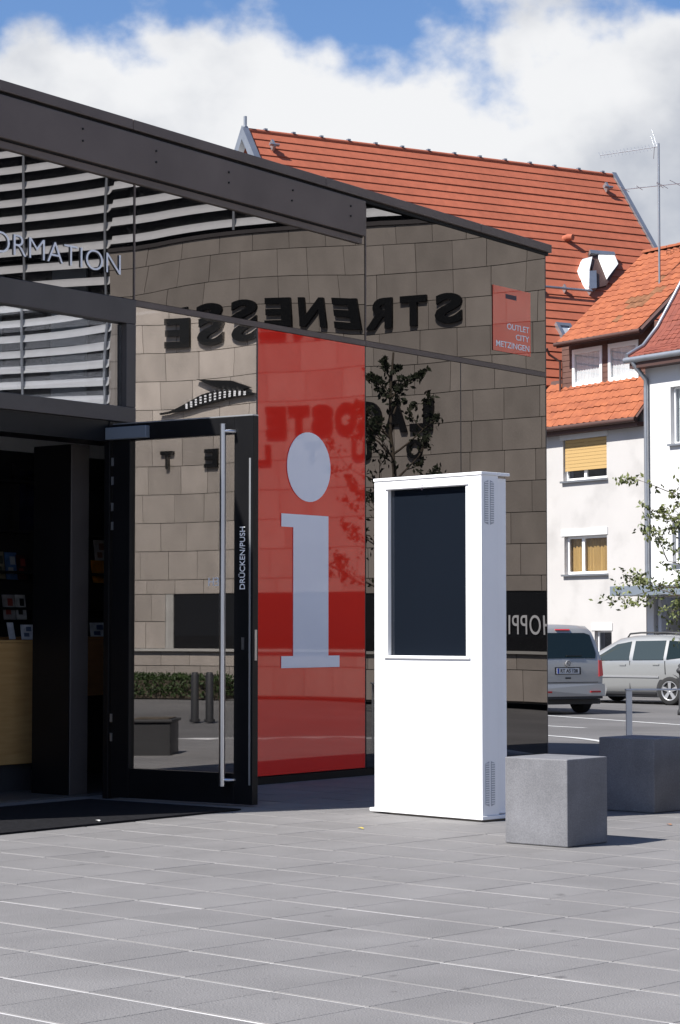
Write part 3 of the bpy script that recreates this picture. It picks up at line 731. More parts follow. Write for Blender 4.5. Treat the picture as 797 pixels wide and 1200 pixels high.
# reptile emblem of the sign, scaled back and long tail
def blob(m, pts):
    n = len(pts); top = [(x, z + t) for x, z, t in pts]; bot = [(x, z - t) for x, z, t in pts][::-1]; m.prism_y(top + bot, -.09, -.03)
ca, cb = so(302), so(188); hc = ho(240, 470); W_ = cb - ca
m = MB(); pts = []
for k in range(21):
    t = k / 20; pts.append((ca + W_ * t, hc + .05 + .08 * math.sin(t * 4.6 + .4) - .25 * max(0, t - .55), .015 + .085 * max(0, math.sin(math.pi * min(1, t * 1.12)) ** 1.3)))
blob(m, pts); em = m.build('emblem', M_letter, shop, fix=True)
m = MB()
for k in range(2, 15):
    for j in (-1, 0, 1):
        x, z, t = pts[k]; zz = z + j * t * .5; m.box(x - .022, x + .022, -.096, -.091, zz - .014, zz + .014)
m.build('emblem_scales', M_slat, em)
m = MB(); m.prism_y([(ca + .1, hc + .20), (ca + .5, hc + .36), (ca + 1.2, hc + .44), (ca + .9, hc + .30), (ca + .4, hc + .16)], -.09, -.03); m.build('emblem_jaw', M_letter, em)
# hedge, kerb and lawn in front of the stone wall
def od_pt(s, y, z=0): q = OO + od * s + Vector((-od.y, od.x, 0)) * y; q.z = z; return q
def leaf_quads(m, c, rnd, size, up=.3):
    a = Vector((rnd.gauss(0, 1), rnd.gauss(0, 1), rnd.gauss(0, 1) * .7 + up)).normalized(); t = a.orthogonal().normalized()
    t = (Quaternion(a, rnd.uniform(0, 6.28)) @ t); b = a.cross(t); L_, W2 = size, size * .55
    p0, p1, p2, p3 = c - t * L_ * .5, c + b * W2 * .5 + a * size * .06, c + t * L_ * .55, c - b * W2 * .5 + a * size * .06
    m.add([p0, p1, p2, p3], [(0, 1, 2), (0, 2, 3)])
rh = random.Random(5); m = MB()
hA_, hB_ = so(310), so(140)
for k in range(5200):
    leaf_quads(m, Vector((rh.uniform(hA_, hB_), rh.uniform(-1.15, -.55), rh.uniform(.05, .40) + rh.gauss(0, .02))), rh, .07)
hedge = tag(empty('hedge', OO, ORZ), 'low clipped green hedge in front of stone shop wall, seen in glass', 'hedge')
m.build('foliage', M_hedge, hedge); 
MB().box(hA_ + .1, hB_ - .1, -1.05, -.65, 0, .30).build('stems', M_bark, hedge)

# ------------------------------------------------------------------ trees
def make_tree(name, base, height, crown_z0, rx, seed, nleaf, lsize, label, lm, spread=1.0, shape=None, nb=26, extra=()):
    rt = random.Random(seed); root = tag(empty(name, base), label, 'tree')
    tr = MB(); pts = [Vector((0, 0, 0))]; k = 9
    for i in range(1, k + 1): pts.append(Vector((rt.gauss(0, .02) * i ** .5, rt.gauss(0, .02) * i ** .5, height * .93 * i / k)))
    rad = [height * .0125 * (1 - .88 * i / k) + .006 for i in range(k + 1)]
    tr.tube(pts, rad, 8); tips = []
    def trunk_at(z):
        t = z / (height * .93) * k; i = min(k - 1, int(t)); return pts[i].lerp(pts[i + 1], t - i)
    def branch(p, d, ln, r, lev):
        q = [p]; dd = d.copy(); n = 5
        for i in range(n):
            dd = (dd + Vector((rt.gauss(0, .16), rt.gauss(0, .16), rt.gauss(.03, .10)))).normalized(); q.append(q[-1] + dd * ln / n)
        tr.tube(q, [r * (1 - .8 * i / n) for i in range(n + 1)], 5)
        for i in range(2, n + 1): tips.append((q[i], ln * .16))
        if lev < 2:
            for j in range(3 if lev == 0 else 2):
                i = rt.randint(2, n); e = (dd + Vector((rt.gauss(0, .7), rt.gauss(0, .7), rt.gauss(.05, .4)))).normalized()
                branch(q[i], e, ln * rt.uniform(.4, .62), r * .45, lev + 1)
    for j in range(nb):
        t = (j + rt.random()) / nb; z = crown_z0 + (height * .9 - crown_z0) * t
        a = j * 2.4 + rt.gauss(0, .4); ln = rx * (shape(t) if shape else math.sin(math.pi * (t * .8 + .18))) * rt.uniform(.75, 1.1)
        d = Vector((math.cos(a), math.sin(a), .25 + .7 * t)).normalized()
        branch(trunk_at(z), d, ln, .016 + .012 * (1 - t), 0)
    for (z, d, ln) in extra: branch(trunk_at(z), Vector(d).normalized(), ln, .02, 0)
    tr.build('trunk', M_bark, root)
    lv = MB()
    for i in range(nleaf):
        c, s = rt.choice(tips); c = c + Vector((rt.gauss(0, 1), rt.gauss(0, 1), rt.gauss(-.2, .8))) * min(.075, s)
        leaf_quads(lv, c, rt, lsize * rt.uniform(.7, 1.25))
    lv.build('crown', lm, root); return root
tp = at_depth(874, 738, 36.0); tp.z = ground_h(tp.x, 36.0)
make_tree('maple_tree', tp, 5.2, 1.75, 1.8, 4, 7000, .085, 'leafy green tree reaching in from the right photo edge', M_leaf,
          shape=lambda t: 1.0 - .6 * t, nb=26, extra=((1.9, (-1, .1, .12), 1.25), (2.3, (-1, -.15, .25), 1.5), (2.9, (-1, .2, .5), 1.4)))
tv = mirror(((463 - CX) / F_PX * 30.5, 30.5)); tv.z = -.005
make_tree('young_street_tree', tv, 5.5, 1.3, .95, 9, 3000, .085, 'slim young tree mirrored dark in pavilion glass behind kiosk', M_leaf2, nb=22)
tv = mirror(((300 - CX) / F_PX * 33, 33)); 

# ------------------------------------------------------------------ houses
def wall_holes(mb_, x0, x1, z0, z1, holes, y=0, dep=.22):
    xs_ = sorted({x0, x1} | {v for h in holes for v in h[:2]}); zs_ = sorted({z0, z1} | {v for h in holes for v in h[2:4]})
    for i in range(len(xs_) - 1):
        for j in range(len(zs_) - 1):
            a, b, c, d = xs_[i], xs_[i + 1], zs_[j], zs_[j + 1]; mx_, mz = (a + b) / 2, (c + d) / 2
            if any(h[0] < mx_ < h[1] and h[2] < mz < h[3] for h in holes): continue
            mb_.add([(a, y, c), (b, y, c), (b, y, d), (a, y, d)], [(0, 1, 2, 3)])
    for a, b, c, d in holes:
        for p, q in (((a, c), (b, c)), ((b, c), (b, d)), ((b, d), (a, d)), ((a, d), (a, c))):
            mb_.add([(p[0], y, p[1]), (q[0], y, q[1]), (q[0], y + dep, q[1]), (p[0], y + dep, p[1])], [(3, 2, 1, 0)])
    return mb_
def tiles(name, parent, O, A, B, na, nb, wa, lb, th, mat, stag=False, seed=1, wave=.035, skip=None):
    """pantiles: O lower corner, A along the eave, B up the slope (unit vectors in the parent's frame)"""
    Nn = A.cross(B).normalized(); m = MB(); rt = random.Random(seed)
    for j in range(nb):
        for i in range(na):
            if skip and skip((i + .5) * wa, (j + .5) * lb): continue
            o = O + A * (i * wa + (wa / 2 if stag and j % 2 else 0)) + B * (j * lb); lift = th * .9 + rt.gauss(0, .004)
            a0_ = rt.gauss(0, .004)
            prof = [(0.0, .0), (.22, wave), (.48, wave * .7), (.75, 0), (1.0, .006)]; vs = []
            for f, hgt in prof: vs.append(o + A * f * wa + Nn * (lift + hgt + a0_))
            for f, hgt in prof: vs.append(o + A * f * wa + B * lb * 1.08 + Nn * (hgt + .004))
            for f, hgt in prof: vs.append(o + A * f * wa + Nn * (-.004))
            n = len(prof)
            m.add(vs, [(k, k + 1, n + k + 1, n + k) for k in range(n - 1)] + [(2 * n + k, 2 * n + k + 1, k + 1, k) for k in range(n - 1)] + [(2 * n, 0, n), (3 * n - 1, 2 * n - 1, n - 1)])
    return tag(m.build(name, mat, parent), kind='stuff')

# ---- house with dormer
HA = R(34); hx_ = Vector((math.sin(HA), -math.cos(HA), 0)); hy_ = Vector((math.cos(HA), math.sin(HA), 0))
HO = at_depth(757.5, 738, 57.0); HO.z = 0
HRZ = math.atan2(hx_.y, hx_.x)
GH = -.51
def hp(px, py, y=0): return on_plane(HO + hy_ * y, hx_, UP, px, py)
h1 = tag(empty('dormer_house', HO + UP * 0, HRZ), 'white rendered house with orange tiled roof and wide dormer', 'house')
LEFT = -5.2
eave = hp(700, 488)[1]
def win_rect(x0, x1, y0, y1, pf=hp):
    xm, ym = (x0 + x1) / 2, (y0 + y1) / 2; return [pf(x0, ym)[0], pf(x1, ym)[0], pf(xm, y1)[1], pf(xm, y0)[1]]
wa = win_rect(660, 711, 513.5, 562); wb = win_rect(661.5, 711.5, 627.5, 672.5); wc = win_rect(697, 717, 739, 790)
m = wall_holes(MB(), LEFT, 0, GH, eave + .02, [tuple(wa), tuple(wb), tuple(wc)])
m.add([(LEFT, 0, GH), (LEFT, 8, GH), (LEFT, 8, eave), (LEFT, 0, eave)], [(3, 2, 1, 0)]); m.add([(0, 0, GH), (0, 8, GH), (0, 8, eave), (0, 0, eave)], [(0, 1, 2, 3)])
m.build('wall', M_render, h1)
def window(parent, r, bars, label=None, blind=None, curtain=None, sill=True, y=.12, fw=.07, lintel=True):
    a, b, c, d = r
    f = MB().box(a + .002, a + fw, y, y + .06, c + .002, d - .002).box(b - fw, b - .002, y, y + .06, c + .002, d - .002).box(a + fw, b - fw, y + .001, y + .059, c + .002, c + fw).box(a + fw, b - fw, y + .001, y + .059, d - fw, d - .002)
    for t in bars: xm = a + (b - a) * t; f.box(xm - fw * .75, xm + fw * .75, y + .002, y + .058, c + fw, d - fw)
    f = f.build('window', M_pvc, parent)
    if label: f['label'] = label
    MB().box(a + fw, b - fw, y + .025, y + .035, c + fw, d - fw).build('pane', M_wpane, f)
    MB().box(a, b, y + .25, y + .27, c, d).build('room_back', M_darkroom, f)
    if curtain: 
        m_ = MB(); n_ = 40; vs = []
        for i in range(n_ + 1):
            x = a + .01 + (b - a - .02) * i / n_; yy = y + .12 + .022 * math.sin(i * 1.9) + .01 * math.sin(i * .7)
            vs += [(x, yy, c + .01), (x, yy, d - .01)]
        m_.add(vs, [(2 * i, 2 * i + 2, 2 * i + 3, 2 * i + 1) for i in range(n_)], True); m_.build('curtain', curtain, f)
    if blind:
        bl = MB(); z0_ = c + (d - c) * blind; n_ = 9
        for i in range(n_): bl.box(a + .03, b - .015, .05, .075, z0_ + (d - z0_) * i / n_, z0_ + (d - z0_) * (i + .93) / n_)
        bl.build('roller_blind', M_blind, f)
    if sill: MB().box(a - .05, b + .05, -.09, .10, c - .055, c - .004).build('sill', M_zinc, f)
    if lintel: MB().box(a - .12, b + .04, -.02, -.001, d + .004, d + .20).build('shutter_box', M_render2, f)
    return f
window(h1, wa, (.44,), 'window with yellow roller blind mostly down', blind=.24)
window(h1, wb, (.37,), 'window with ochre curtains', curtain=M_curtain)
window(h1, wc, (), 'low grey window near the ground', sill=False, lintel=True, fw=.05)
# roofs
A_ = Vector((1, 0, 0)); TH1 = R(48); B1 = Vector((0, math.cos(TH1), math.sin(TH1)))
ov = .28
dorm_y = .80; dorm_base = eave + (dorm_y + .0) * math.tan(TH1) - .02
dl_, dr_ = hp(659, 430, dorm_y)[0], .55
dz_top = hp(700, 397, dorm_y)[1]
wl = 1.52 / 1.0
sl_len = (dorm_y + ov) / math.cos(TH1)
O1 = Vector((LEFT - .1, -ov, eave - ov * math.tan(TH1) + .12))
roof1 = MB().hexa([(LEFT - .1, -ov, O1.z - .10), (-.0, -ov, O1.z - .10), (-.0, 6, O1.z + (6 + ov) * math.tan(TH1) - .10), (LEFT - .1, 6, O1.z + (6 + ov) * math.tan(TH1) - .10),
                   (LEFT - .1, -ov, O1.z - .01), (-.0, -ov, O1.z - .01), (-.0, 6, O1.z + (6 + ov) * math.tan(TH1) - .01), (LEFT - .1, 6, O1.z + (6 + ov) * math.tan(TH1) - .01)])
# dormer roof plane meets the ridge
TH2 = R(41); B2 = Vector((0, math.cos(TH2), math.sin(TH2)))
ov2 = .45
dzr = hp(652, 403, dorm_y - ov2)[1]
dl_e = hp(652, 403, dorm_y - ov2)[0]
O2 = Vector((dl_e, dorm_y - ov2, dzr))
# ridge
d = ray(735, 301); Pn = hx_.cross(hx_ * 0 + (hy_ * math.cos(TH2) + UP * math.sin(TH2))); Ow = HO + hx_ * O2.x + hy_ * O2.y + UP * O2.z
ra, rbv = on_plane(Ow, hx_, hy_ * math.cos(TH2) + UP * math.sin(TH2), 735, 301)
RL = rbv
ridge_y = O2.y + RL * math.cos(TH2); ridge_z = O2.z + RL * math.sin(TH2)
ymain = min(6, ridge_y)
zr_main = O1.z + (ymain + ov) * math.tan(TH1)
roof1 = MB().hexa([(LEFT - .1, -ov, O1.z - .10), (0, -ov, O1.z - .10), (0, dorm_y + .3, O1.z + (dorm_y + .3 + ov) * math.tan(TH1) - .10), (LEFT - .1, dorm_y + .3, O1.z + (dorm_y + .3 + ov) * math.tan(TH1) - .10),
                   (LEFT - .1, -ov, O1.z - .01), (0, -ov, O1.z - .01), (0, dorm_y + .3, O1.z + (dorm_y + .3 + ov) * math.tan(TH1) - .01), (LEFT - .1, dorm_y + .3, O1.z + (dorm_y + .3 + ov) * math.tan(TH1) - .01)])
rf = roof1.build('roof', M_dkbrown, h1)
tw_, tl_ = .26, .305
tiles('roof_tiles', rf, O1, A_, B1, int((0 - LEFT + .1) / tw_), int((dorm_y + .28 + ov) / math.cos(TH1) / tl_), tw_, tl_, .028, M_tile1, seed=2)
MB().tube([(LEFT - .1, -ov - .05, O1.z - .05), (.0, -ov - .05, O1.z - .05)], .07, 10).build('gutter', M_dkbrown, rf)
MB().box(LEFT, -.01, -ov + .02, -.002, O1.z - .22, O1.z - .105).build('soffit', M_dkbrown, rf)
rside = MB()
# upper roof as one slope over the dormer
dr_e = hp(752, 388, dorm_y - ov2)[0]
up = MB().hexa([(dl_e, O2.y, O2.z - .13), (dr_e, O2.y, O2.z - .13), (dr_e, ridge_y, ridge_z - .13), (dl_e, ridge_y, ridge_z - .13), (dl_e, O2.y, O2.z - .012), (dr_e, O2.y, O2.z - .012), (dr_e, ridge_y, ridge_z - .012), (dl_e, ridge_y, ridge_z - .012)]).build('dormer_roof', M_dkbrown, h1)
na_ = int((dr_e - dl_e) / tw_)
# weathered patch of old tiles below the antenna
ws, wsz = on_plane(Ow, hx_, hy_ * math.cos(TH2) + UP * math.sin(TH2), 752, 352)
rw = random.Random(8)
wset = set()
for j in range(60):
    for i in range(na_):
        q = ((i + .5) * tw_ - (ws)) , ((j + .5) * tl_ - wsz)
        if abs(q[0] - q[1] * .25) + rw.uniform(-.2, .5) < .38 and abs(q[1]) + rw.uniform(-.1, .6) < 1.0: wset.add((i, j))
nrow = int(RL / tl_)
tiles('roof_tiles', up, O2, A_, B2, na_, nrow, tw_, tl_, .028, M_tile1, seed=3, skip=lambda a, b: (int(a / tw_), int(b / tl_)) in wset)
tiles('weathered_tiles', up, O2, A_, B2, na_, nrow, tw_, tl_, .028, M_moss, seed=3, skip=lambda a, b: (int(a / tw_), int(b / tl_)) not in wset)
# ridge tiles
nr_ = int((dr_e - dl_e) / .36); rt_me = None
for i in range(nr_):
    x0 = dl_e + i * .36
    if rt_me is None:
        q = MB(); sg_ = 6; vs = []
        for xx, r_ in ((0, .13), (.38, .115)):
            for k in range(sg_ + 1): t = math.pi * k / sg_; vs.append((xx, -r_ * math.cos(t), r_ * math.sin(t) * .8))
        q.add(vs, [(k, k + 1, sg_ + 2 + k, sg_ + 1 + k) for k in range(sg_)] + [tuple(range(sg_, -1, -1))]); rt_me = q.mesh('ridge_tile'); rt_me.materials.append(M_tile1)
    o = bpy.data.objects.new('ridge_tile', rt_me); C.objects.link(o); o.parent = up; o.location = (x0, ridge_y, ridge_z - .01)
MB().hexa([(dl_e, ridge_y + .01, ridge_z - .14), (dr_e, ridge_y + .01, ridge_z - .14), (dr_e, ridge_y + 3.5, ridge_z - 3.2), (dl_e, ridge_y + 3.5, ridge_z - 3.2), (dl_e, ridge_y + .01, ridge_z - .02), (dr_e, ridge_y + .01, ridge_z - .02), (dr_e, ridge_y + 3.5, ridge_z - 3.1), (dl_e, ridge_y + 3.5, ridge_z - 3.1)]).build('rear_roof', M_tile2, h1)
MB().tube([(dl_e - .02, O2.y - .05, O2.z - .03), (dr_e, O2.y - .05, O2.z - .03)], .06, 8).build('dormer_gutter', M_dkbrown, up)
# dormer front with two windows
dz0 = hp(700, 452, dorm_y)[1]
hpd = lambda px, py: hp(px, py, dorm_y)
v1 = win_rect(671, 706, 408, 451, hpd); v2 = win_rect(713, 748.5, 400, 445, hpd)
v1[2] = v2[2] = max(dz0 + .05, min(v1[2], v2[2])); v1[3] = v2[3] = (v1[3] + v2[3]) / 2
dtop = O2.z - .135 + ov2 * math.tan(TH2)
m = wall_holes(MB(), dl_, dr_, dorm_base - .3, dtop, [tuple(v1), tuple(v2)], y=dorm_y, dep=.1)
m.add([(dl_, dorm_y, dorm_base - .3), (dl_, ridge_y, dorm_base - .3), (dl_, ridge_y, ridge_z - .14), (dl_, dorm_y, dtop)], [(3, 2, 1, 0)])
dm = m.build('dormer_wall', M_brown, h1)
lb_ = MB()
for k in range(1, 12):
    z = dz0 + .02 + k * .16
    if z < dtop - .02:
        for a, b in ((dl_, v1[0] - .02), (v1[1] + .02, v2[0] - .02), (v2[1] + .02, dr_)): lb_.box(a, b, dorm_y - .012, dorm_y - .001, z - .15, z - .004)
tag(lb_.build('cladding', M_brown, dm), kind='stuff')
for r, lab in ((v1, 'left dormer window with white net curtain'), (v2, 'right dormer window with white net curtain')):
    a, b, c, d = r; y = dorm_y - .02
    f = MB().box(a, a + .10, y, y + .07, c, d).box(b - .10, b, y, y + .07, c, d).box(a + .10, b - .10, y + .001, y + .069, c, c + .10).box(a + .10, b - .10, y + .001, y + .069, d - .13, d).build('window', M_pvc, dm)
    f['label'] = lab
    MB().box(a + .10, b - .10, y + .035, y + .04, c + .10, d - .13).build('pane', M_wpane, f)
    m_ = MB(); n_ = 36; vs = []
    for i in range(n_ + 1):
        x = a + .09 + (b - a - .18) * i / n_; yy = y + .075 + .012 * math.sin(i * 1.7); vs += [(x, yy, c + .08), (x, yy, d - .11)]
    m_.add(vs, [(2 * i, 2 * i + 2, 2 * i + 3, 2 * i + 1) for i in range(n_)], True); m_.build('curtain', M_net, f)
MB().tube([(dl_ - .15, O2.y, O2.z - .08), (dl_ - .15, O2.y + .1, O2.z - .25), (dl_ - .02, dorm_y - .06, O2.z - .45), (dl_ - .02, dorm_y - .06, dorm_base + .1)], .035, 8).build('downpipe', M_dkbrown, dm)

# ---- antenna
ab = HO + hx_ * O2.x; ar, arv = on_plane(Ow, hx_, hy_ * math.cos(TH2) + UP * math.sin(TH2), 773, 333)
AB = Ow + hx_ * ar + (hy_ * math.cos(TH2) + UP * math.sin(TH2)) * arv
an = tag(empty('television_antenna', AB), 'tall thin television antenna mast on the orange roof', 'antenna')
tp_ = at_depth(773, 168, AB.y) - AB
MB().tube([(0, 0, -.1), (0, 0, tp_.z)], .033, 8).build('mast', M_zinc, an)
def rel(px, py, dy=0): return at_depth(px, py, AB.y + dy) - AB
b0_, b1_ = rel(773, 171.5), rel(703, 182, .5)
m = MB().tube([b0_, b1_], .012, 6)
for k in range(15):
    c = b0_.lerp(b1_, .16 + .84 * k / 14); m.tube([c + Vector((-.02, .12, .11)), c + Vector((.02, -.12, -.11))], .006, 5)
m.tube([rel(767, 172) , rel(763, 160, .2)], .008, 5); m.tube([rel(767, 172), rel(766, 186, .2)], .008, 5); m.tube([rel(770, 172), rel(764, 152, .25)], .008, 5)
m.build('uhf_aerial', M_zinc, an)
b0_, b1_ = rel(731, 222, 1.2), rel(800, 214.5, -.8)
m = MB().tube([b0_, b1_], .012, 6)
for t, l_ in ((.02, .3), (.27, .22), (.62, .25), (.66, .4), (.9, .5)):
    c = b0_.lerp(b1_, t); m.tube([c + Vector((-l_ * .5, -l_ * .7, .03)), c + Vector((l_ * .5, l_ * .7, -.03))], .008, 5)
m.build('vhf_aerial', M_zinc, an)

# ---- white house with grey gutter, right edge
O2h = at_depth(758.5, 738, 55.6); O2h.z = 0
h2 = tag(empty('white_house', O2h, HRZ), 'bright white house with grey gutter, downpipe and flat canopy at right edge', 'house')
def wp(px, py, y=0): return on_plane(O2h + hy_ * y, hx_, UP, px, py)
e2 = wp(770, 424)[1]
ww = [wp(786, 490)[0], wp(786, 490)[0] + 1.25, wp(790, 520)[1], wp(790, 453)[1]]
dd_ = [wp(766, 720)[0], wp(766, 720)[0] + 2.6, GH, wp(780, 700)[1]]
w3 = [wp(788, 620)[0], wp(788, 620)[0] + 1.2, wp(790, 660)[1], wp(790, 612)[1]]
m = wall_holes(MB(), 0, 6.5, GH, e2, [tuple(ww), tuple(dd_), tuple(w3)]); m.add([(0, 0, GH), (0, 7, GH), (0, 7, e2), (0, 0, e2)], [(3, 2, 1, 0)]); m.build('wall', M_render2, h2)
window(h2, ww, (), 'upper window with pale blind', curtain=M_net, lintel=False, fw=.05); window(h2, w3, (.5,), 'middle window behind tree', lintel=False)
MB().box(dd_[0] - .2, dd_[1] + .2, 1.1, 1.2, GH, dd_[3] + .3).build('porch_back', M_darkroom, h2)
MB().box(dd_[0] + .75, dd_[0] + 1.6, 1.0, 1.08, GH, dd_[3] - .12).build('door', M_brown, h2)
MB().box(dd_[0] + .12, dd_[0] + .24, .05, .2, GH, dd_[3]).build('porch_post', M_vent, h2)
MB().box(dd_[0] + .3, dd_[0] + .62, .9, .98, GH, dd_[3]).build('porch_panel', M_vent, h2)
ca_ = wp(757, 686, -.0)
zc1 = EYE + (738 - 686.5) * 54.6 / F_PX; zc0 = EYE + (738 - 698) * 54.6 / F_PX
MB().box(-.35, 6.5, -.95, -.002, zc0, zc1).build('canopy', M_greyblue, h2, bevel=.01)
ge = e2 + .02
MB().tube([(-.35, -.38, ge + .06), (6.5, -.38, ge + .06)], .085, 10).build('gutter', M_zinc, h2)
MB().tube([(-.05, -.38, ge), (.0, -.34, ge - .12), (.10, -.07, ge - .45), (.10, -.07, ge - .7), (.10, -.07, zc1 + .01)], .062, 10).build('downpipe', M_zinc, h2)
MB().box(-.2, 6.5, -.36, -.002, ge - .16, ge - .02).build('soffit', M_dkbrown, h2)
prof = [(-.42, ge + .12), (.15, ge + .42), (.65, ge + .95), (1.2, ge + 1.75), (4.2, ge + 6.2)]
rf2 = MB()
for (ya, za), (yb, zb) in zip(prof, prof[1:]):
    rf2.hexa([(-.2, ya, za - .1), (6.5, ya, za - .1), (6.5, yb, zb - .1), (-.2, yb, zb - .1), (-.2, ya, za), (6.5, ya, za), (6.5, yb, zb), (-.2, yb, zb)])
rf2 = rf2.build('roof', M_dkbrown, h2)
for (ya, za), (yb, zb) in zip(prof, prof[1:]):
    B_ = Vector((0, yb - ya, zb - za)); ln = B_.length; B_.normalize(); nrow_ = max(1, round(ln / .2)); 
    tiles('roof_tiles', rf2, Vector((-.18, ya, za + .005)), A_, B_, int(6.6 / .2), nrow_, .2, ln / nrow_, .016, M_tile2, seed=5, wave=.02)
vb = MB(); vb.tube([(-.24, y, z + .06) for y, z in prof], .055, 8); vb.build('verge_trim', M_zinc, rf2)

# ---- large red roofed building behind
BA = R(61); bx = Vector((math.sin(BA), math.cos(BA), 0)); by = Vector((-bx.y, bx.x, 0))
BL = at_depth(291, 153, 64.0); BLz = BL.z
BRZ = math.atan2(bx.y, bx.x)
bb = tag(empty('red_roofed_hall', Vector((BL.x, BL.y, 0)), BRZ), 'large building with steep red tiled roof rising behind the pavilion', 'building')
BLen = 0
lo, hi = 1, 40
for _ in range(40):
    mid = (lo + hi) / 2; q = BL + bx * mid
    if to_px(q)[0] < 717: lo = mid
    else: hi = mid
BLen = lo
TB = R(52); bdn = (-by) * math.cos(TB) - UP * math.sin(TB)
SLEN = 10.2
# course height from the picture: 22 rows between the ridge and the snow guard
dcos, dsin = math.cos(TB), math.sin(TB)
ROW = .358
nrows = int(SLEN / ROW)
MB().hexa([(0, -SLEN * dcos, BLz - SLEN * dsin - .2), (BLen, -SLEN * dcos, BLz - SLEN * dsin - .2), (BLen, 0, BLz - .2), (0, 0, BLz - .2), (0, -SLEN * dcos, BLz - SLEN * dsin - .06), (BLen, -SLEN * dcos, BLz - SLEN * dsin - .06), (BLen, 0, BLz - .06), (0, 0, BLz - .06)]).build('roof_deck', M_dkbrown, bb)
crs = MB(); k = .036
for i in range(1):
    a = Vector((0, -ROW * dcos, -ROW * dsin)); nrm = Vector((0, -dsin, dcos)); z = Vector((0, 0, 0)); X = Vector((BLen, 0, 0))
    lo_ = a * 1.06
    crs.hexa([lo_ - nrm * .05, lo_ - nrm * .05 + X, z - nrm * .05 + X, z - nrm * .05, lo_ + nrm * k, lo_ + nrm * k + X, z + nrm * .004 + X, z + nrm * .004])
cm = crs.mesh('tile_course'); cm.materials.append(M_tileB)
rt = random.Random(2)
nrows = int(SLEN / ROW)
for i in range(nrows):
    o = bpy.data.objects.new('tile_course', cm); C.objects.link(o); o.parent = bb; o.location = (0, -i * ROW * dcos, BLz - i * ROW * dsin); o.rotation_euler = (0, rt.uniform(-.0006, .0006), 0)
MB().tube([(0, .02, BLz + .0), (BLen, .02, BLz + .0)], .085, 10).build('ridge_cap', M_tileB, bb)
for i in range(14):
    x = BLen * (i + .6) / 14; MB().box(x - .05, x + .05, -.06, .06, BLz + .07, BLz + .12).build('ridge_clip', M_zinc, bb)
MB().hexa([(0, .01, BLz - .2), (BLen, .01, BLz - .2), (BLen, 6.2, BLz - 8), (0, 6.2, BLz - 8), (0, .01, BLz - .05), (BLen, .01, BLz - .05), (BLen, 6.2, BLz - 7.9), (0, 6.2, BLz - 7.9)]).build('rear_roof', M_tileB, bb)
ez = BLz - SLEN * dsin
m = MB(); m.prism_x([(-SLEN * dcos + .5, GH - .2), (6.0, GH - .2), (6.0, BLz - 7.95), (0, BLz - .25), (-SLEN * dcos + .5, ez + .35)], .25, BLen - .25); m.build('wall', M_render2, bb)
def verge(x, dx):
    v = MB()
    for sgn, run in ((-1, SLEN * dcos), (1, 6.2)):
        zz = SLEN * dsin if sgn < 0 else 7.95
        v.hexa([(x, sgn * run, BLz - zz - .28), (x + dx, sgn * run, BLz - zz - .28), (x + dx, 0, BLz - .28), (x, 0, BLz - .28), (x, sgn * run, BLz - zz + .13), (x + dx, sgn * run, BLz - zz + .13), (x + dx, 0, BLz + .13), (x, 0, BLz + .13)])
    return v.build('verge_trim', M_zinc, bb, fix=True)
verge(-.22, .20); verge(BLen + .02, .16)
MB().tube([(-.1, 0, BLz + .1), (-.1, 0, BLz + .42)], .05, 6).build('ridge_finial', M_zinc, bb)
def bp_(px, py): return on_plane(BL, bx, bdn, px, py)
def roof_pt(a, d, off): return Vector((a, -d * dcos - off * dsin, BLz - d * dsin + off * dcos))
# open roof window: sash pane on the right painted white for the sky it mirrors, cheek and casing on the left
def roofbox(m, a, b, d, e, o0, o1): return m.hexa([roof_pt(a, e, o0), roof_pt(b, e, o0), roof_pt(b, d, o0), roof_pt(a, d, o0), roof_pt(a, e, o1), roof_pt(b, e, o1), roof_pt(b, d, o1), roof_pt(a, d, o1)])
def roof_plate(name, poly, o0, o1, mat, parent):
    q = [bp_(*p) for p in poly]; k = len(q)
    return MB().add([roof_pt(a, d, o1) for a, d in q] + [roof_pt(a, d, o0) for a, d in q], [tuple(range(k)), tuple(range(2 * k - 1, k - 1, -1))] + [(i_, i_ + k, (i_ + 1) % k + k, (i_ + 1) % k) for i_ in range(k)]).build(name, mat, parent, fix=True)
rwn = roof_plate('roof_window', [(688, 299), (717, 301.5), (723, 314), (709, 337), (697, 340)], .02, .10, M_dkbrown, bb); rwn['label'] = 'open roof window with pale sash'
roof_plate('top_rail', [(688, 298), (716.5, 300.5), (718, 304), (689, 302)], .11, .20, M_zinc, rwn)
roof_plate('sash', [(698.5, 304), (717, 304.5), (721, 314.5), (709, 330.5)], .11, .20, M_pvc, rwn)
roof_plate('cheek', [(680, 308), (691.5, 305), (688, 321), (687.6, 343), (683, 335), (676, 319)], .02, .16, M_pvc, rwn)
roof_plate('casing', [(688, 322), (696, 321.5), (696.5, 342), (688, 343)], .02, .17, M_zinc, rwn)
a0_, d0_ = bp_(649, 381); a1_, d1_ = bp_(668, 398)
wn = MB(); roofbox(wn, a0_, a0_ + .1, d0_, d1_ + .5, 0, .14); roofbox(wn, a0_ + .1, a1_ + .2, d0_, d0_ + .12, 0, .135); roofbox(wn, a1_ + .1, a1_ + .2, d0_ + .12, d1_ + .5, 0, .13)
w5 = wn.build('roof_window', M_zinc, bb); roofbox(MB(), a0_ + .1, a1_ + .1, d0_ + .12, d1_ + .5, .03, .09).build('pane', M_rope, w5)
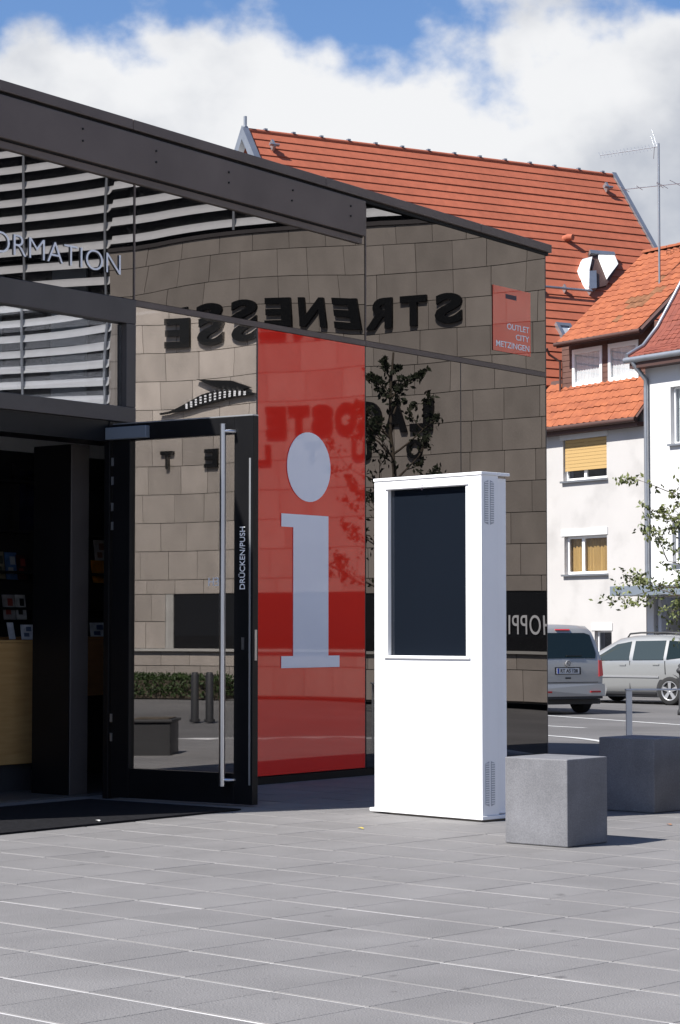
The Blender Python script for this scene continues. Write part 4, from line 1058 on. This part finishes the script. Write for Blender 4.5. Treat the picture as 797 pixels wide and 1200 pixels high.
# snow guard rail
g0, gd = bp_(600, 336); g1, gd1 = bp_(690, 346.5)
sgd = MB().tube([roof_pt(g0, gd1, .2), roof_pt(g1, gd1, .2)], .04, 8)
for k in range(4): x = g0 + (g1 - g0) * k / 3; roofbox(sgd, x - .02, x + .02, gd1 - .2, gd1 + .03, .03, .2)
sgd.build('snow_guard', M_zinc, bb)
a0_, d0_ = bp_(664, 283); 
MB().tube([roof_pt(a0_ - .03, d0_ - .1, .0), roof_pt(a0_, d0_ - .02, .16), roof_pt(a0_ + .06, d0_ + .08, .26)], [.12, .11, .10], 10).build('vent_pipe', M_tileB, bb)
for px, py in ((318, 176), (709, 225)):
    a0_, d0_ = bp_(px, py); m = MB(); roofbox(m, a0_ - .04, a0_ + .04, d0_ - .2, d0_ + .1, .06, .25); roofbox(m, a0_ - .16, a0_ + .16, d0_, d0_ + .05, .2, .28); m.build('roof_hook', M_zinc, bb)

# ------------------------------------------------------------------ vehicles
def interp(tab, y):
    for (a, v), (b, w2) in zip(tab, tab[1:]):
        if a <= y <= b: t = (y - a) / (b - a) if b > a else 0; return v + (w2 - v) * t
    return tab[0][1] if y < tab[0][0] else tab[-1][1]
def vehicle(name, label, cat, loc, heading, P):
    """local x right, y forward, z up, origin at the rear bumper's middle on the ground"""
    root = tag(empty(name, loc, heading - R(90)), label, cat)
    Ln, top, hw, low = P['L'], P['top'], P['hw'], P['low']
    def tap(y): return min(1, interp(P['taper'], y))
    def X(y, z): return interp(hw, z) * tap(y)
    ysn = P['ys']; rings = []; fr_ = [0, .06, .16, .3, .42, .5, .56, .64, .74, .84, .92, .97, 1.0]
    for y in ysn:
        zt = interp(top, y); zl = interp(low, y); r = []
        for f in fr_:
            z = zl + (zt - zl) * f; x = X(y, z)
            if f == 0: x *= .9
            if f >= .97: x *= (.975 if f < 1 else .91)
            r.append((x, y, z))
        mid = [(r[-1][0] * t, y, zt + .022 * (1 - t * t)) for t in (.6, .25)]
        full = r + mid; full = full + [(-x, yy, z) for x, yy, z in full[::-1]]; rings.append(full)
    n = len(rings[0]); V_ = [p for r in rings for p in r]
    fc = [(j * n + i, (j + 1) * n + i, (j + 1) * n + (i + 1) % n, j * n + (i + 1) % n) for j in range(len(ysn) - 1) for i in range(n)]
    fc += [tuple(range(n)), tuple(range(len(V_) - 1, len(V_) - n - 1, -1))]
    m = MB(); m.add(V_, fc, True); m.sm[-1] = m.sm[-2] = False; body = m.build('body', P['paint'], root, fix=True)
    for s in (1, -1):
        for lab, poly, mat in P['side']:
            v = [(s * (X(y, z) + .016), y, z) for y, z in poly]; v2 = [(s * (X(y, z) - .012), y, z) for y, z in poly]; k = len(poly)
            MB().add(v + v2, [tuple(range(k)), tuple(range(2 * k - 1, k - 1, -1))] + [(i, i + k, (i + 1) % k + k, (i + 1) % k) for i in range(k)]).build(lab, mat, root, fix=True)
        for y, z, r in P['wheels']:
            wd = X(y, .45)
            arch = MB(); k = 20; pa = [(y + (r + .055) * math.cos(t), z + (r + .055) * math.sin(t)) for t in [math.pi * (-.12 + 1.24 * i / k) for i in range(k + 1)]]
            arch.prism_x(pa, s * (wd - .02), s * (wd + .012)); arch.build('wheel_arch', M_plastic, root, fix=True)
            wh = empty('wheel', (s * (wd - .048), y, z)); wh.parent = root
            pr = [(s * a_, b_) for a_, b_ in ((-.10, r * .55), (-.10, r * .92), (-.085, r * .98), (-.05, r), (.05, r), (.085, r * .98), (.10, r * .92), (.096, r * .68))]
            MB().lathe_x(pr, 28).build('tyre', M_tyre, wh)
            rim = MB(); rim.lathe_x([(s * .095, r * .68), (s * .10, r * .64), (s * .07, r * .60)], 28); rim.lathe_x([(s * .07, 0.0001), (s * .088, .03), (s * .085, r * .16), (s * .06, r * .2)], 16)
            for k2 in range(5):
                a = k2 * 2 * math.pi / 5 + .3; ca__, sa__ = math.cos(a), math.sin(a)
                def q(rr_, t_, x_): return (s * x_, rr_ * ca__ - t_ * sa__, rr_ * sa__ + t_ * ca__)
                rim.hexa([q(r * .12, -.03, .064), q(r * .12, .03, .064), q(r * .64, .045, .064), q(r * .64, -.045, .064), q(r * .12, -.03, .085), q(r * .12, .03, .085), q(r * .64, .045, .092), q(r * .64, -.045, .092)])
            rim.build('rim', M_rim, wh, fix=True)
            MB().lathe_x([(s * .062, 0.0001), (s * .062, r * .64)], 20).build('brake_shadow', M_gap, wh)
    return root, X, body
# rear window or other panel following the tail: rectangle in (x, z) at the rear end
def rear_panel(root, name, mat, pts, ytab, th=.012, label=None, off=.0):
    k = len(pts); v = [(x, interp(ytab, z) - off - th, z) for x, z in pts]; v2 = [(x, interp(ytab, z) - off + .02, z) for x, z in pts]
    o = MB().add(v + v2, [tuple(range(k)), tuple(range(2 * k - 1, k - 1, -1))] + [(i, i + k, (i + 1) % k + k, (i + 1) % k) for i in range(k)]).build(name, mat, root, fix=True)
    if label: o['label'] = label
    return o
# compact van, seen from behind, heading away to the left
vp = at_depth(707, 738, 43.0); vz = ground_h(vp.x, 43.5)
vh = Vector((-math.sin(R(27)), math.cos(R(27)), 0)); vr = Vector((vh.y, -vh.x, 0))
vloc = Vector((vp.x, vp.y, vz)) - vr * .83
VAN = dict(L=4.2, paint=M_car1, top=[(0, .62), (.02, 1.02), (.22, 1.66), (.34, 1.735), (1.2, 1.77), (2.2, 1.74), (2.6, 1.66), (3.25, 1.08), (3.3, 1.04), (4.0, .86), (4.2, .62)],
           low=[(0, .36), (.1, .27), (3.9, .25), (4.2, .34)], hw=[(0, .80), (.35, .84), (.7, .87), (1.0, .86), (1.4, .78), (1.8, .665)],
           taper=[(0, .93), (.06, .965), (.3, .99), (.7, 1), (3.2, 1), (3.8, .95), (4.1, .84), (4.2, .74)],
           ys=[0, .008, .02, .06, .12, .17, .22, .28, .34, .6, 1.0, 1.6, 2.2, 2.45, 2.6, 2.9, 3.25, 3.3, 3.6, 3.9, 4.05, 4.15, 4.2],
           wheels=[(.78, .305, .305), (3.4, .305, .305)],
           side=[('side_window', [(.35, 1.08), (1.05, 1.06), (1.05, 1.58), (.42, 1.56)], M_carglass), ('side_window', [(1.12, 1.06), (1.98, 1.04), (1.98, 1.60), (1.12, 1.59)], M_carglass), ('side_window', [(2.05, 1.04), (2.98, 1.05), (2.55, 1.56), (2.05, 1.60)], M_carglass)])
van, VX, vbody = vehicle('parked_van', 'silver compact van seen from behind, parked beyond the pavilion corner', 'van', vloc, math.atan2(vh.y, vh.x), VAN)
yt = [(.36, .0), (.62, .0), (1.02, .02), (1.66, .22), (1.735, .34)]
rear_panel(van, 'rear_window', M_carglass, [(-.66, 1.10), (.66, 1.10), (.69, 1.2), (.62, 1.56), (.5, 1.60), (-.5, 1.60), (-.62, 1.56), (-.69, 1.2)], yt, .014)
rear_panel(van, 'brake_light', M_taillight, [(-.17, 1.655), (.17, 1.655), (.17, 1.69), (-.17, 1.69)], yt, .03)
for s in (1, -1):
    rear_panel(van, 'tail_light', M_taillight, [(s * .72, .74), (s * .815, .76), (s * .80, 1.06), (s * .73, 1.06)], yt, .02)
rear_panel(van, 'rear_bumper', M_car1, [(-.80, .36), (.80, .36), (.83, .5), (.80, .60), (-.80, .60), (-.83, .5)], [(0, -.06), (.5, -.085), (.62, -.05)], .03)
rear_panel(van, 'bumper_strip', M_plastic, [(-.74, .31), (.74, .31), (.74, .365), (-.74, .365)], [(0, -.07), (1, -.07)], .03)
for s in (1, -1): rear_panel(van, 'reflector', M_taillight, [(s * .45, .43), (s * .68, .43), (s * .68, .465), (s * .45, .465)], [(0, -.115), (1, -.125)], .008)
rear_panel(van, 'tailgate_seam', M_plastic, [(-.70, .625), (.70, .625), (.70, .636), (-.70, .636)], yt, .006)
rear_panel(van, 'boot_handle', M_plastic, [(-.06, .70), (.06, .70), (.06, .73), (-.06, .73)], yt, .012)
pl = rear_panel(van, 'number_plate', M_plate, [(-.26, .80), (.26, .80), (.26, .91), (-.26, .91)], yt, .016)
rear_panel(van, 'plate_recess', M_plastic, [(-.30, .785), (.30, .785), (.30, .93), (-.30, .93)], yt, .008)
pr_ = MB().box(-.255, -.215, -.012, -.006, .805, .905); pr_.build('plate_band', M_plateblue, pl)
tag(link('plate_lettering', text_mesh('RT AS 128', .40, .07, .004, .02), M_plastic, pl, loc=(-.18, -.005, .822)), kind='stuff')
m = MB(); k = 20
for r0_, r1_ in ((.050, .062),):
    vs = [(r * math.cos(2 * math.pi * i / k), 0, r * math.sin(2 * math.pi * i / k)) for r in (r0_, r1_) for i in range(k)]
    m.add([(x, -.02, z) for x, y, z in vs] + [(x, .01, z) for x, y, z in vs], [(i, (i + 1) % k, k + (i + 1) % k, k + i) for i in range(k)] + [(k + i, k + (i + 1) % k, 3 * k + (i + 1) % k, 3 * k + i) for i in range(k)] + [(2 * k + i, 2 * k + (i + 1) % k, (i + 1) % k, i) for i in range(k)])
for a in (90, 210, 330):
    c_, s_ = math.cos(R(a)), math.sin(R(a)); m.prism_y([(c_ * .055, s_ * .055), (-s_ * .011, c_ * .011), (s_ * .011, -c_ * .011)], -.018, .01)
m.build('emblem', M_rim, van, loc=(0, -.004, 1.0), fix=True)
MB().box(-.012, .012, -.02, -.005, 1.14, 1.16).box(-.02, .35, -.035, -.02, 1.145, 1.158).build('rear_wiper', M_plastic, van, loc=(0, .055, 0))
for z in (.0,):
    MB().box(-.78, .78, .05, 4.0, .20, .30).build('underbody', M_plastic, van)

# estate car, left flank, heading away to the left
cw = at_depth(787, 738, 48.0); cz = ground_h(cw.x, 48)
chd = Vector((-math.sin(R(47)), math.cos(R(47)), 0)); cr = Vector((chd.y, -chd.x, 0))
cloc = Vector((cw.x, cw.y, cz)) - chd * .90 + cr * .80
EST = dict(L=4.42, paint=M_car2, top=[(0, .60), (.03, .98), (.42, 1.43), (.6, 1.485), (1.4, 1.535), (2.1, 1.52), (2.45, 1.465), (3.05, 1.12), (3.38, .985), (4.1, .80), (4.36, .66), (4.42, .56)],
           low=[(0, .34), (.15, .22), (4.2, .20), (4.42, .30)], hw=[(0, .78), (.3, .84), (.62, .875), (.93, .855), (1.05, .82), (1.5, .575)],
           taper=[(0, .86), (.1, .93), (.4, .985), (.8, 1), (3.4, 1), (3.9, .95), (4.3, .80), (4.42, .70)],
           ys=[0, .01, .03, .1, .2, .3, .42, .5, .6, .9, 1.4, 1.9, 2.1, 2.3, 2.45, 2.7, 3.05, 3.2, 3.38, 3.7, 4.1, 4.25, 4.36, 4.42],
           wheels=[(.90, .315, .315), (3.52, .315, .315)],
           side=[('side_window', [(2.02, .985), (2.98, .975), (2.88, 1.06), (2.45, 1.335), (2.08, 1.40)], M_carglass2),
                 ('side_window', [(1.10, 1.0), (1.92, .988), (1.97, 1.41), (1.16, 1.425)], M_carglass2),
                 ('side_window', [(.40, 1.07), (1.02, 1.005), (1.07, 1.425), (.62, 1.40)], M_carglass),
                 ('rub_strip', [(1.2, .60), (3.1, .60), (3.1, .635), (1.2, .635)], M_rim),
                 ('door_seam', [(1.985, .32), (1.997, .32), (2.0, .97), (1.988, .97)], M_plastic), ('door_seam', [(1.02, .68), (1.032, .68), (1.06, .97), (1.048, .97)], M_plastic), ('door_seam', [(3.06, .32), (3.072, .32), (3.06, .95), (3.048, .95)], M_plastic),
                 ('door_handle', [(2.10, .86), (2.27, .86), (2.27, .89), (2.10, .89)], M_car2), ('door_handle', [(1.20, .875), (1.37, .875), (1.37, .905), (1.20, .905)], M_car2),
                 ('sill_strip', [(1.3, .225), (3.15, .225), (3.15, .26), (1.3, .26)], M_plastic)])
car, CXf, cbody = vehicle('estate_car', 'silver estate car with roof rails parked in front of white house', 'car', cloc, math.atan2(chd.y, chd.x), EST)
for s in (1, -1):
    MB().tube([(s * .54, .75, 1.49), (s * .54, .82, 1.575), (s * .54, 1.2, 1.60), (s * .53, 1.9, 1.595), (s * .53, 2.2, 1.57), (s * .53, 2.26, 1.49)], .020, 8).build('roof_rail', M_plastic, car)
    MB().hexa([(s * .86, 2.80, .94), (s * 1.02, 2.80, .95), (s * 1.02, 2.92, .95), (s * .86, 2.92, .94), (s * .86, 2.81, 1.06), (s * 1.01, 2.81, 1.07), (s * .99, 2.9, 1.07), (s * .86, 2.9, 1.06)]).build('wing_mirror', M_plastic, car, bevel=.02)
ytc = [(.34, .0), (.6, .0), (.98, .03), (1.43, .42), (1.485, .6)]
rear_panel(car, 'rear_window', M_carglass, [(-.58, 1.03), (.58, 1.03), (.48, 1.38), (-.48, 1.38)], ytc, .012)
for s in (1, -1): rear_panel(car, 'tail_light', M_taillight, [(s * .58, .72), (s * .74, .74), (s * .70, .98), (s * .60, .98)], ytc, .015)
rear_panel(car, 'number_plate', M_plate, [(-.26, .74), (.26, .74), (.26, .85), (-.26, .85)], ytc, .015)
MB().box(-.76, .76, .1, 4.2, .16, .26).build('underbody', M_plastic, car)
MB().prism_x([(1.86, .9), (2.0, .9), (2.02, 1.28), (1.93, 1.3)], -.60, -.18).build('seat_back', M_plastic, car)
